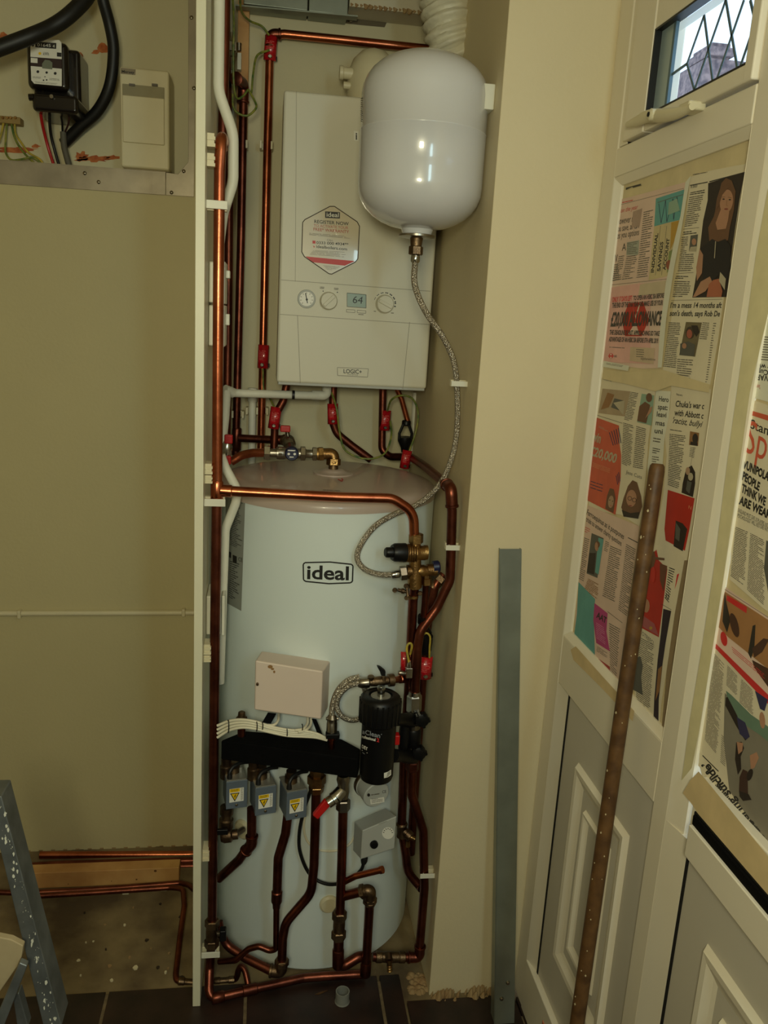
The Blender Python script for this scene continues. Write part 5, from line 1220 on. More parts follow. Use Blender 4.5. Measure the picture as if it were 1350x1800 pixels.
for i, (pts, lb) in enumerate((([(6, 216, 2.39), (3, 232, 2.385), (-2, 250, 2.38)], 'leftmost yellow wire leaving the terminal block'), ([(12, 218, 2.39), (10, 245, 2.385), (10, 268, 2.38), (20, 281, 2.37), (38, 280, 2.36), (56, 277, 2.36), (70, 285, 2.36), (82, 294, 2.36)], 'green wire dropping then sweeping right from the terminal block'), ([(20, 218, 2.39), (25, 240, 2.385), (34, 258, 2.38), (48, 275, 2.37), (62, 288, 2.36)], 'twisted green and black wire from the terminal block'), ([(26, 218, 2.39), (28, 236, 2.385), (38, 252, 2.38), (50, 268, 2.37), (70, 280, 2.36), (78, 292, 2.36)], 'rightmost yellow wire leaving the terminal block'))):
    wire(lb, pts, .0026, wirey if i in (0, 3) else wiregy, 'wires from the terminal block', 'terminal_wire')
c_ = P(0, 0, 2.4)
# fuse box
t = thing('fuse_box', 'cream surface fuse box with a hinged flap beside the black cable', 'fuse box')
YU = 2.29
a_, b_ = P(209, 114, YU), P(298, 296, YU)
MB().box((a_.x, YU+.004, P(210, 292, YU).z), (P(297, 200, YU).x, RY+.003, P(210, 115, YU).z), plasticc).build('case', t, bevel=.006, seg=3)
c0_, c1_ = P(215, 147, YU), P(289, 256, YU)
MB().box((c0_.x, YU-.003, P(289, 255.5, YU).z), (c1_.x, YU+.006, P(215, 167, YU).z), plasticc).build('flap', t, bevel=.002)
MB().box((c0_.x, YU-.001, P(215, 167.5, YU).z), (c1_.x, YU+.006, P(215, 147, YU).z), inkc('flap_window', 150, 142, 112)).build('window_strip', t, bevel=.001)
for x in (232, 272): 
    c_ = P(x, 149, YU-.002); MB().box((c_.x-.007, c_.y-.003, c_.z-.003), (c_.x+.007, c_.y+.003, c_.z+.002), inkg).build('hinge', t)
b = MB(); S = SY(YU+.0034); S1 = SY(YU+.003); b.poly(S, [(212, 119), (238.5, 122), (238, 132), (212, 129.5)], nickel); b.text(S1, 'Mersey', (214, 127.6), (236, 129.6), (214, 123), ink, bold=.02); plab(b.build('badge', t, flat=True), 'silver maker badge')
# conduit on the wall
t = thing('wall_conduit', 'slim cream conduit running across the hall wall at mid height', 'conduit')
a_, b_ = P(-60, 1079, 2.32), P(341, 1075.5, 2.32); a_.z = b_.z = (P(0, 1078, 2.32).z+P(340, 1075.5, 2.32).z)/2
a_ = P(-60, 1079, 2.32); a_.y = 2.322; b_.y = 2.322
MB().tube([a_, b_], .0078, plasticc, 14).build('conduit_run', t)
for x, y in ((35, 1078.5), (323, 1075.5)):
    c_ = P(x, y, 2.322); MB().box((c_.x-.005, 2.309, c_.z-.012), (c_.x+.005, YL, c_.z+.012), plasticc).build('saddle', t, bevel=.003)

# ================================================================ FLOOR ON THE LEFT
YFp = 2.27
pipe('upper bright copper pipe along the foot of the hall wall', [P(70, 1503, 2.295), P(345, 1502, 2.295)], d=.022, m=copper)
pipe('second copper pipe along the wall behind the timber batten', [P(30, 1524, 2.25), P(120, 1519, 2.25), P(345, 1512.5, 2.25)], d=.022, m=copperd)
pipe('short copper pipe end showing right of the timber batten', [P(300, 1523, 2.235), P(348, 1522, 2.235)], d=.022, m=copperd)
t = thing('timber_batten', 'length of sawn pine batten lying by the wall pipes', 'timber')
z1 = .048; Fq = [PZ(43, 1565, ZC), PZ(315, 1549, ZC)]
yf = (Fq[0].y+Fq[1].y)/2
MB().box((Fq[0].x, yf, ZC), (Fq[1].x, yf+.040, ZC+.050), pine).build('timber', t, bevel=.0015)
b = MB(); kn = inkc('knot', 110, 70, 36)
for (x, y, r) in ((273, 1531, 2.6), (57, 1531, 2.2), (240, 1546, 1.8), (120, 1554, 1.2), (196, 1549, 1)): b.ell(SY(yf-.0005), x, y, r, r*.8, kn, 10)
b.build('knots', t, flat=True)
pipe('copper pipe lying in front of the timber batten and bending to the corner', [P(-10, 1568, 2.09), P(42, 1570, 2.09), P(120, 1566, 2.10), P(218, 1560, 2.11), P(318, 1552, 2.12), P(332, 1556, 2.10), P(350, 1572, 2.04)], d=.015, m=copperd, bend=.02)
t = pipe('thin copper pipe turning down across the bare concrete to a brass elbow', [P(30, 1577, 2.065), P(150, 1570, 2.075), P(300, 1560, 2.085), P(322, 1562, 2.07), P(324, 1592, 2.0), P(316, 1650, 1.90), P(309, 1712, 1.80), P(310, 1724, 1.78), P(345, 1728, 1.776)], d=.015, m=copperd, bend=.03)
MB().lathe(P(313, 1725, 1.778), P(348, 1728, 1.776), [(0, .0078), (.05, .0098), (.3, .0098), (.34, .0082), (1, .0082)], brassd, 16).build('brass_elbow', t)
for i, (x, y) in enumerate(((221, 1563), (288, 1557))):
    c_ = PZ(x, y+8, ZC); b = MB().box((c_.x-.009, c_.y-.004, ZC), (c_.x+.009, c_.y+.004, ZC+.02), plasticc); ob = b.build('floor_clip', bevel=.001); tag(ob, ['pale clip on the floor pipes near the middle of the batten', 'pale clip on the floor pipes near the batten end'][i], 'pipe clip', 'floor clips by the batten')
# debris
for i in range(26):
    x = random.uniform(60, 330); y = random.uniform(1580, 1730); c_ = PZ(x, y, ZC); s = .002+.005*random.random()**2
    a = random.random()*6; pts = [V(c_.x+s*(.6+.8*random.random())*math.cos(a+k*1.05), c_.y+s*(.6+.8*random.random())*math.sin(a+k*1.05), ZC) for k in range(6)]
    if i == 0: dm = MB()
    dm.prism(pts, (0, 0, .002+.003*random.random()), (plaster, inkc('dirt', 52, 40, 28), plasticc)[i % 3])
ob = dm.build('plaster_crumbs'); tag(ob, 'loose plaster crumbs scattered over the bare concrete', 'debris', kind='stuff')
t = thing('plastic_tube_stub', 'short open grey plastic tube standing on the dark tiles', 'tube')
c_ = P(601, 1746, 1.655); c_ = PZ(601.5, 1760, 0)
MB().lathe(V(c_.x, c_.y, 0), V(c_.x, c_.y, .030), [(0, .0170), (1, .0170), (1, .0145), (.1, .0145)], grey, 28).build('tube', t)
MB().lathe(V(c_.x, c_.y, 0), V(c_.x, c_.y, .003), [(0, .0185), (1, .0175)], grey, 28).build('foot', t)
c_ = PZ(565, 1745, 0); d = V(.022, .008, 0); d = V(.016, .005, 0); b = MB().prism([c_-d, c_-d*.4+V(.002, -.003, 0), c_+d, c_+d*.3+V(-.002, .002, 0)], (0, 0, .002), oldwood); ob = b.build('wood_splinter'); tag(ob, 'tiny pine splinter on the tiles beside the grey tube', 'splinter')

# ================================================================ STUD, BROOM HANDLE, LADDER
t = thing('metal_stud', 'tall galvanised metal stud leaning against the pier front', 'metal stud')
TL = P(878, 965, YP-.010); TR_ = P(917, 965, YP-.010); BLs = PZ(870, 1802, .002); BRs = PZ(908, 1795, .002)
wv = V(.0505, 0, 0); BLs = V(TL.x-.004, YP-.085, 0.001); 
def along(p, q, z): k = (z-p.z)/(q.z-p.z); return p+(q-p)*k
tl = TL; tr = V(TR_.x, YP-.010, TR_.z)
bl0, br0 = PZ(868, 1800, .0), PZ(909, 1800, .0); yb_ = (bl0.y+br0.y)/2
bl0 = V(bl0.x, yb_, 0.001); br0 = V(bl0.x+(tr.x-tl.x), yb_, 0.001)
th = V(0, -.002, 0)
MB().prism([tl, tr, br0, bl0], (0, .0015, 0), galv).build('face', t)
b = MB(); b.prism([tl+V(.001, 0, 0), tl+V(.001, 0.009, 0), bl0+V(.001, .034, 0), bl0+V(.001, 0, 0)], (.001, 0, 0), galv); b.prism([tr-V(.001, 0, 0), tr-V(.001, -.009, 0), br0-V(.001, -.034, 0), br0-V(.001, 0, 0)], (-.001, 0, 0), galv); b.build('flange', t)
for (x, y) in ((893, 1728), (882, 1756)):
    k = (y-965)/(1800-965); Y = (YP-.010)*(1-k)+yb_*k
    c_ = P(x, y, Y-.001); MB().lathe(c_+V(0, .003, 0), c_-V(0, .003, 0), [(0, .005), (.5, .005), (1, .003)], nickel, 12).build('screw', t)
t = thing('broom_handle', 'paint spotted brown wooden broom handle leaning on the papered door', 'pole')
XT = XD-.013
pt = PX(1156, 815, XT); Z0 = PZ(1015, 1795, .03)
pb = V(PX(1016, 1788, .585).x, PX(1016, 1788, .585).y, PX(1016, 1788, .585).z)
pe = pb+(pb-pt).normalized()*((pb.z-.012)/abs((pb-pt).normalized().z)) if pb.z > .012 else pb
dirv = (pe-pt).normalized()
MB().tube([pt-dirv*.0, pt+dirv*.004, pt+dirv*.012]+[pt.lerp(pe, k/12) for k in range(1, 13)], [.009, .0118, .0128]+[.0130]*12, oldwood, 24).build('shaft', t)
b = MB()
for i in range(46):
    k = random.random(); c_ = pt.lerp(pe, k); a = random.uniform(-1.9, .6); n_ = V(-math.cos(a), -abs(math.sin(a))-.2, 0).normalized(); s = .0008+.0016*random.random()**2
    q = c_+n_*.0130; u_ = n_.cross(V(0, 0, 1)); b.prism([q+u_*s, q+V(0, 0, s*1.6), q-u_*s, q-V(0, 0, s*1.3)], n_*.0006, inkc('paint_speck', 206, 190, 150))
ob = b.build('paint_specks', t, flat=True); ob['kind'] = 'stuff'
# ladder
t = thing('step_ladder', 'paint splashed aluminium step ladder at the bottom left edge', 'ladder')
L0, L1 = P(-6, 1395, 1.22), P(90, 1803, 1.22); w_ = V(.030, 0, 0)
Lf = lambda p, s: p+V(s, 0, 0)
b = MB(); b.prism([Lf(P(-8, 1400, 1.24), -.013), Lf(P(-8, 1400, 1.24), .009), Lf(P(92, 1806, 1.20), .015), Lf(P(92, 1806, 1.20), -.014)], (0, .05, 0), alu); b.build('stile', t, bevel=.002)
b = MB(); b.prism([P(-40, 1640, 1.18), P(20, 1652, 1.18), P(41, 1663, 1.18), P(38, 1682, 1.18), P(30, 1700, 1.18), P(-60, 1830, 1.18)], (0, .012, 0), inkc('platform', 176, 160, 126)); plab(b.build('platform', t, bevel=.002), 'worn beige platform')
b = MB(); b.prism([P(34, 1692, 1.165), P(48, 1698, 1.165), P(6, 1806, 1.15), P(-14, 1806, 1.15)], (0, .012, 0), alu); b.build('brace', t, bevel=.002)
b = MB(); b.prism([P(22, 1752, 1.175), P(33, 1745, 1.175), P(50, 1806, 1.175), P(30, 1806, 1.175)], (0, .02, 0), alu); b.build('rear_leg', t, bevel=.002)
b = MB(); sp = inkc('white_splash', 214, 214, 200)
for i in range(90):
    k = random.random(); x = -8+100*k+random.uniform(-6, 12); y = 1400+406*k; s = .6+3.0*random.random()**3
    Y = 1.24-.04*k-.0006; b.poly(SY(Y), [(x+s*random.uniform(.4, 1)*math.cos(a_), y+2.0*s*random.uniform(.4, 1)*math.sin(a_)) for a_ in [q*.9 for q in range(7)]], sp)
ob = b.build('paint_splashes', t, flat=True); ob['kind'] = 'stuff'
# orange board at the very bottom
a0, a1 = PZ(972, 1791, .10), PZ(1150, 1795, .10)
t = thing('orange_strip', 'terracotta coloured strip lying in front of the door sill at the bottom edge', 'strip')
MB().box((a0.x, a0.y-.10, .0), (min(a1.x, XD-.004), a0.y, .10), inkc('terracotta', 206, 128, 96)).build('strip', t, bevel=.002)
class NB(MB):
    def __init__(s): super().__init__(); s.lift = Vector((-4e-6, 0, 0))
# ================================================================ NEWSPAPERS TAPED OVER THE GLASS
XN = XD+.0150
def LX(n): return SX(XN-.0003*n)
def sheet(lb, poly_, m, lay, g='newspaper sheets taped over the door glass'):
    b = NB(); b.poly(LX(lay), poly_, m); return b, lb, g
def done(b, lb, g='newspaper sheets taped over the door glass', name='newspaper_sheet', cat='newspaper'):
    o = b.build(name, flat=True); tag(o, lb, cat, g); return o
pk = inkc('ad_pink', 228, 178, 170); teal = inkc('teal', 100, 166, 164); orng = inkc('ad_orange', 206, 92, 64); redad = inkc('ad_red', 186, 44, 28)
mag = inkc('magenta', 186, 66, 130); phd = inkc('photo_dark', 44, 34, 28); phb = inkc('photo_brown', 112, 70, 46); phg = inkc('photo_grey', 92, 92, 86); sk = MATS_SKIN; tan = inkc('photo_tan', 150, 108, 66)
phl = inkc('photo_light', 186, 176, 152); navy = inkc('navy', 52, 50, 86); gold = inkc('gold', 190, 150, 60); aqua = inkc('aqua', 146, 176, 156); hr = inkc('hair', 112, 78, 54)
# backing tape over each pane
def bk(lb, y0, y1, z0, z1):
    b = NB(); n = 10
    b.box((XN+.0006, y1, z0), (XN+.0014, y0, z1), tape); ob = b.build('masking_tape', flat=True); tag(ob, lb, 'tape')
bk('cream backing tape spread over the whole left glazed pane', 1.612, 1.168, .992, 1.910)
bk('cream backing tape spread over the whole right glazed pane', 1.067, .40, .987, 2.049)

# --- A: upper left sheet with savings article and bank advert
b = NB(); L0_, L1_, L2_, L3_ = LX(1), LX(2), LX(3), LX(4)
b.poly(L0_, [(1086, 352), (1120, 343), (1205, 320), (1213, 312), (1212, 322), (1190, 400), (1178, 500), (1158, 647), (1130, 648), (1104, 645), (1062, 640), (1062, 560), (1070, 470), (1075, 420)], paperp)
b.poly(L1_, [(1100, 330), (1126, 323), (1127, 326), (1113, 330), (1111, 328.5), (1100, 334)], ink)
b.text(L1_, 'on the year', (1091, 374), (1121, 367), (1092, 366), redp, shear=.25); b.stroke(L1_, [(1090, 360), (1202, 331)], .6, inkg); b.lines(L1_, ((1093, 355), (1115, 350), (1115, 353), (1093, 358)), 1, redp, fill=.5)
b.text(L1_, 'However much', (1084, 395), (1124, 387.5), (1085, 383), ink, shear=.1); b.text(L1_, 'you save, an ISA', (1082, 408), (1123, 401), (1083, 396.5), ink, shear=.1); b.text(L1_, 'gives you options', (1077, 421), (1123, 413), (1078, 409.5), ink, shear=.1)
b.poly(L1_, [(1113, 372), (1129, 366), (1124, 398), (1110, 400)], inkc('ghost', 176, 150, 136))
b.text(L1_, 'A', (1093, 441), (1100, 440), (1094, 428), ink); b.poly(L1_, [(1102, 426), (1124, 422), (1122, 448), (1101, 449)], inkc('bluegrey', 168, 172, 160))
b.text(L1_, 'W', (1077, 462), (1085, 461), (1078, 448), ink)
b.lines(L2_, ((1102, 427), (1123, 423), (1121, 446), (1101, 448)), 7, inkg, fill=.35)
b.lines(L1_, ((1131, 372), (1151, 367), (1140, 487), (1118, 490)), 30, inkg, fill=.4); b.lines(L1_, ((1101, 450), (1122, 447), (1115, 490), (1092, 493)), 12, inkg, fill=.4); b.lines(L1_, ((1088, 450), (1098, 448), (1094, 492), (1075, 496)), 12, inkg, fill=.4); b.lines(L1_, ((1076, 465), (1088, 463), (1090, 492), (1073, 496)), 8, inkg, fill=.4)
b.poly(L1_, [(1153, 349), (1178, 341), (1203, 333), (1197, 386), (1172, 392), (1150, 398)], teal)
b.stroke(L2_, [(1156, 356), (1180, 348), (1201, 342)], 1, inkg); b.stroke(L2_, [(1158, 358), (1162, 392), (1170, 352), (1172, 390), (1183, 349), (1184, 386), (1190, 346), (1194, 372)], .8, navy)
b.poly(L2_, [(1176, 356), (1190, 349), (1195, 370), (1174, 378)], aqua)
b.poly(L1_, [(1150, 398), (1197, 386), (1185, 440), (1178, 484), (1140, 493)], inkc('advert_cream', 206, 190, 146)); b.poly(L2_, [(1180, 391), (1196, 387), (1190, 414), (1178, 440)], gold)
b.poly(L2_, [(1176, 442), (1186, 436), (1182, 470), (1172, 480)], inkc('advert_green', 140, 152, 96)); b.ell(L3_, 1176, 466, 5, 9, inkc('apple', 150, 84, 56), 14)
b.text(L2_, 'INDIVIDUAL', (1149, 479), (1157, 410), (1144, 479), ink, bold=.03); b.text(L2_, 'SAVINGS', (1160.5, 477), (1166, 425), (1155, 477), ink, bold=.03); b.text(L2_, 'ACCOUNT', (1170, 475), (1177, 419), (1165, 475), ink, bold=.03)
for x in (1161, 1172): b.stroke(L2_, [(x, 397), (x-9, 484)], .5, inkg)
b.stroke(L1_, [(1073, 501), (1176, 490)], .6, inkg)
b.poly(L1_, [(1070, 506), (1124, 498), (1150, 500), (1140, 560), (1146, 640), (1060, 636)], pk)
b.poly(L1_, [(1125, 500), (1175, 492), (1172, 515), (1122, 520)], inkc('pale_box', 204, 188, 160)); 
b.text(L3_, 'ONLY 17 DAYS LEFT', (1076, 531), (1111, 528), (1076.5, 522.5), redp, bold=.03); b.text(L3_, 'TO OPEN AN HSBC ISA BEFORE', (1113, 528), (1167, 523), (1113.5, 520), ink, bold=.03)
b.text(L3_, 'THE END OF THE TAX YEAR AND MAKE USE OF YOUR', (1076, 541), (1165, 536), (1076.5, 532.5), ink, bold=.03)
b.poly(L1_, [(1105, 533), (1131, 531), (1141, 562), (1128, 591), (1099, 591), (1093, 563)], redad); b.poly(L2_, [(1112, 537), (1118, 562), (1126, 533), (1124, 533), (1117, 556)], paperp); b.poly(L2_, [(1104, 588), (1117, 566), (1125, 589)], paperp)
b.text(L3_, '£20,000 ALLOWANCE', (1073, 573), (1163, 571), (1075, 549), ink, bold=.035, shear=.12)
b.text(L3_, 'THE DEADLINE IS FAST APPROACHING SO TAKE', (1071, 588), (1159, 590), (1072, 580), ink, bold=.03); b.text(L3_, 'ADVANTAGE OF AN HSBC ISA BEFORE 5TH APRIL 2019.', (1070, 600), (1157, 603), (1071, 592), ink, bold=.03)
b.lines(L1_, ((1070, 609), (1101, 611), (1101, 613), (1070, 611)), 1, inkg, fill=.6); b.poly(L2_, [(1069, 626), (1072, 621), (1076, 621), (1079, 626), (1076, 630), (1072, 630)], redp); b.poly(L3_, [(1072.5, 622), (1074, 625.5), (1075.5, 622)], white); b.poly(L3_, [(1072.5, 629.5), (1074, 626.5), (1075.5, 629.5)], white); b.text(L2_, 'HSBC', (1079.5, 628), (1084.5, 628.2), (1079.5, 624), ink)
b.poly(L2_, [(1108, 610), (1151, 612), (1149, 640), (1107, 634)], inkc('tint', 206, 184, 156)); b.lines(L3_, ((1118, 613), (1134, 614), (1134, 630), (1118, 629)), 4, inkg, fill=.3); b.text(L3_, 'togetherwethrive', (1126, 632), (1152, 634), (1126, 627.5), inkg)
b.poly(L2_, [(1061, 634), (1106, 643), (1104, 652), (1060, 645)], paperw); b.lines(L3_, ((1065, 637), (1100, 643), (1099, 647), (1064, 641)), 2, inkg, fill=.3)
done(b, 'upper left newspaper sheet with an £20,000 ALLOWANCE bank advert')

# --- white strip
b = NB(); b.poly(LX(5), [(1214, 309), (1205, 360), (1195, 420), (1185, 470), (1171, 560), (1163, 646), (1156, 646), (1160, 580), (1170, 500), (1186, 420), (1196, 380), (1205, 320)], paperw)
done(b, 'narrow blank white newspaper margin between the two upper sheets')

# --- B: upper right sheet with the portrait
b = NB()
b.poly(LX(1), [(1213, 311), (1248, 300), (1311, 288), (1309, 310), (1272, 525), (1262, 600), (1248, 678), (1200, 670), (1163, 662), (1180, 560), (1200, 440)], paper)
b.lines(L1_, ((1217, 306), (1247, 301), (1247, 303), (1217, 309)), 1, inkg, fill=.5); b.stroke(L1_, [(1213, 326), (1244, 320)], 1.6, ink); b.stroke(L1_, [(1247, 319.5), (1309, 303)], 1.8, ink)
b.text(L1_, 'IN BRIEF', (1214, 331), (1226, 329), (1214, 326.5), ink); b.lines(L1_, ((1213, 338), (1241, 332), (1240, 340), (1211, 344)), 2, ink, fill=.45)
b.lines(L1_, ((1211, 346), (1239, 341), (1227, 396), (1202, 400)), 15, inkg, fill=.45); b.stroke(L1_, [(1201, 403), (1229, 400)], .6, ink); b.lines(L1_, ((1200, 407), (1228, 404), (1227, 411), (1199, 414)), 2, ink, fill=.45)
b.lines(L1_, ((1198, 416), (1211, 415), (1208, 446), (1195, 447)), 9, inkg, fill=.45); b.lines(L1_, ((1194, 447), (1224, 445), (1219, 477), (1190, 478)), 9, inkg, fill=.45); b.stroke(L1_, [(1188, 481), (1219, 479)], .6, ink); b.lines(L1_, ((1187, 484), (1214, 485), (1213, 491), (1186, 491)), 2, ink, fill=.45); b.lines(L1_, ((1185, 493), (1217, 494), (1213, 523), (1181, 523)), 8, inkg, fill=.45)
b.poly(L1_, [(1214, 414), (1227, 412), (1224, 442), (1211, 442)], phg); b.ell(L2_, 1220, 425, 4, 6, sk, 12); b.poly(L2_, [(1214, 434), (1225, 433), (1224, 442), (1211, 442)], phl)
b.poly(L1_, [(1245, 322), (1309, 302), (1300, 350), (1288, 430), (1277, 522), (1217, 523), (1222, 495), (1230, 440), (1236, 388), (1244, 352)], phd)
b.poly(L2_, [(1268, 322), (1276, 313), (1286, 317), (1293, 336), (1290, 370), (1283, 400), (1280, 422), (1264, 428), (1247, 424), (1245, 400), (1255, 380), (1262, 350)], hr)
b.ell(L3_, 1277, 354, 11.5, 21, sk, 24, rot=.12); b.poly(L3_, [(1268, 366), (1282, 372), (1280, 386), (1276, 402), (1261, 404), (1258, 392)], sk)
b.poly(LX(5), [(1265, 334), (1272, 330), (1280, 330), (1270, 342), (1264, 360), (1257, 372), (1260, 350)], hr)
for (x, y) in ((1272, 350), (1283, 351)): b.ell(LX(5), x, y, 2.2, 1.2, phd, 10)
b.stroke(LX(5), [(1269, 346.5), (1275, 346)], .7, hr); b.stroke(LX(5), [(1280, 346.5), (1286, 348)], .7, hr); b.stroke(LX(5), [(1277.5, 352), (1277, 361), (1279, 362)], .6, tan); b.ell(LX(5), 1276.5, 367.5, 3.6, 1.5, inkc('lips', 140, 66, 56), 12)
b.poly(L3_, [(1232, 436), (1252, 420), (1262, 425), (1275, 420), (1284, 432), (1285, 470), (1278, 494), (1268, 480), (1252, 494), (1236, 494), (1234, 470)], inkc('dress', 28, 24, 26)); b.stroke(LX(5), [(1258, 424), (1256, 454)], 1.4, phl)
b.poly(L3_, [(1230, 437), (1236, 448), (1234, 480), (1225, 494), (1224, 470)], sk); b.poly(L3_, [(1232, 495), (1248, 486), (1252, 495), (1240, 512), (1222, 522), (1218, 522)], sk); b.poly(L3_, [(1254, 492), (1264, 490), (1270, 512), (1268, 522), (1242, 522), (1246, 500)], inkc('knees', 176, 104, 76)); b.poly(L3_, [(1266, 478), (1276, 490), (1274, 510), (1264, 494)], phl)
b.stroke(L1_, [(1180, 528), (1270, 526)], .6, inkg)
b.text(L1_, "I'm a mess 14 months aft", (1178, 541), (1268, 541), (1179.5, 531.5), ink, bold=.02, shear=.05); b.text(L1_, "son's death, says Rob De", (1177, 555), (1265, 556), (1178.5, 545.5), ink, bold=.02, shear=.05)
b.lines(L1_, ((1175, 566), (1199, 567), (1190, 648), (1165, 645)), 25, inkg, fill=.45); b.lines(L1_, ((1190, 630), (1222, 632), (1216, 668), (1188, 664)), 9, inkg, fill=.4); b.lines(L1_, ((1235, 566), (1249, 567), (1244, 598), (1229, 597)), 9, inkg, fill=.4); b.lines(L1_, ((1254, 567), (1260, 567), (1243, 678), (1239, 678)), 26, inkg, fill=.35)
b.poly(L1_, [(1206, 566), (1234, 567), (1222, 627), (1194, 624)], inkc('photo_olive', 116, 104, 76)); b.ell(L2_, 1213, 585, 8, 11, inkc('fur', 70, 58, 44), 16); b.ell(L3_, 1212, 587, 5, 8, inkc('face_red', 172, 96, 78), 14); b.poly(L2_, [(1215, 572), (1226, 572), (1230, 584), (1224, 592), (1219, 584)], phd); b.poly(L2_, [(1196, 604), (1210, 600), (1222, 606), (1220, 626), (1195, 624)], phg); b.ell(L3_, 1203, 608, 4, 5, sk, 10)
done(b, 'upper right newspaper sheet with a long haired woman in a black dress')

# --- C: middle left sheet with orange advert
b = NB()
b.poly(LX(1), [(1058, 664), (1152, 688), (1148, 720), (1140, 770), (1136, 830), (1128, 905), (1124, 925), (1092, 905), (1035, 895), (1033, 830), (1042, 760), (1052, 700)], paper)
b.text(L1_, 'Investing for kids', (1059, 667), (1075, 671), (1059.5, 664), ink); b.poly(L1_, [(1059, 683), (1108, 688), (1098, 732), (1052, 726)], inkc('photo_cream', 176, 156, 128)); b.poly(L2_, [(1068, 690), (1080, 694), (1070, 716), (1056, 720)], tan); b.poly(L2_, [(1080, 700), (1096, 704), (1090, 722), (1074, 716)], phg); b.poly(L2_, [(1078, 708), (1098, 704), (1096, 730)], phl)
b.poly(L1_, [(1049, 734), (1088, 748), (1089, 780), (1092, 800), (1091, 840), (1082, 905), (1033, 880), (1036, 800)], orng)
b.text(L2_, 'win', (1041, 774), (1055, 779), (1044, 758), phl, bold=.03); b.text(L2_, '£20,000', (1036, 799), (1082, 814), (1040, 784), phl, bold=.03); b.lines(L2_, ((1052, 748), (1070, 756), (1070, 760), (1052, 752)), 2, phl, fill=.3); b.lines(L2_, ((1038, 811), (1074, 824), (1076, 834), (1038, 820)), 4, inkc('pale_orange', 220, 150, 110), fill=.3)
for k in range(5): b.stroke(L2_, [(1071+k*4, 760-k*2), (1078+k*3.4, 783-k)], 1.3, navy)
for k in range(3): b.stroke(L2_, [(1083+k*2.2, 836-k*3), (1086+k*2, 852-k*3)], 1.2, navy)
b.lines(L2_, ((1038, 844), (1062, 852), (1060, 868), (1036, 860)), 3, navy, fill=.25)
b.poly(L2_, [(1072, 858), (1079, 860), (1082, 876), (1078, 902), (1064, 894), (1067, 872)], hr); b.ell(L3_, 1074, 882, 5, 11, inkc('skin_grey', 178, 146, 120), 14, rot=.1); b.ell(LX(5), 1072, 879, 1.2, .8, phd, 8); b.ell(LX(5), 1077, 881, 1.2, .8, phd, 8); b.stroke(LX(5), [(1072, 888), (1076, 890)], .7, redad)
b.stroke(L1_, [(1050, 730), (1094, 744)], .8, inkg)
b.lines(L1_, ((1108, 688), (1124, 691), (1112, 742), (1096, 738)), 18, inkg, fill=.45); b.lines(L1_, ((1095, 742), (1115, 748), (1110, 824), (1092, 815)), 24, inkg, fill=.45); b.lines(L1_, ((1118, 748), (1138, 754), (1132, 826), (1112, 822)), 22, inkg, fill=.45)
b.poly(L1_, [(1128, 692), (1150, 695), (1145, 748), (1120, 742)], aqua); b.ell(L2_, 1141, 699, 5.5, 8, hr, 14); b.poly(L2_, [(1124, 714), (1134, 706), (1143, 712), (1138, 736), (1136, 744), (1120, 740)], hr); b.poly(L3_, [(1134, 736), (1143, 716), (1147, 714), (1145, 724)], sk)
b.poly(L2_, [(1104, 854), (1112, 844), (1120, 848), (1127, 872), (1129, 890), (1122, 910), (1098, 905), (1092, 892), (1096, 876)], hr); b.ell(L3_, 1110, 876, 9, 15, sk, 20, rot=.05)
for (x, y) in ((1107, 876), (1115, 879)): b.stroke(LX(5), [(x+3.6*math.cos(k*.9), y+3.6*math.sin(k*.9)) for k in range(8)], .8, phd)
b.ell(LX(5), 1108, 889, 3, 1.2, inkc('lips', 140, 66, 56), 10); b.poly(L3_, [(1093, 896), (1108, 902), (1124, 900), (1122, 912), (1096, 908)], phd); b.text(L2_, 'Jess Cuts', (1100, 832), (1128, 842), (1101, 826), inkg)
done(b, 'middle left newspaper sheet with an orange £20,000 advert')

# --- Hero strip
b = NB(); b.poly(LX(2), [(1153, 686), (1179, 688), (1176, 730), (1168, 770), (1164, 830), (1160, 880), (1150, 940), (1140, 945), (1143, 900), (1138, 820), (1146, 750)], paperw)
for i, (s_, y0) in enumerate((('Hero', 705), ('spat:', 719), ('leavi', 732), ('mas', 747), ('uni', 761))): b.text(LX(3), s_, (1158-i*1.9, y0), (1175-i*(1.4+.3*i), y0+2), (1158.7-i*1.9, y0-9), ink, bold=.015)
b.lines(LX(3), ((1148, 768), (1163, 771), (1161, 780), (1147, 778)), 2, inkg, fill=.4); b.lines(LX(3), ((1147, 786), (1161, 789), (1160, 800), (1146, 797)), 3, ink, fill=.4); b.lines(LX(3), ((1146, 801), (1160, 803), (1159, 815), (1145, 813)), 3, inkg, fill=.4); b.lines(LX(3), ((1160, 850), (1166, 850), (1154, 930), (1148, 930)), 28, inkc('violet', 150, 134, 160), fill=.5)
done(b, 'narrow white newspaper strip headed Hero behind the broom handle')

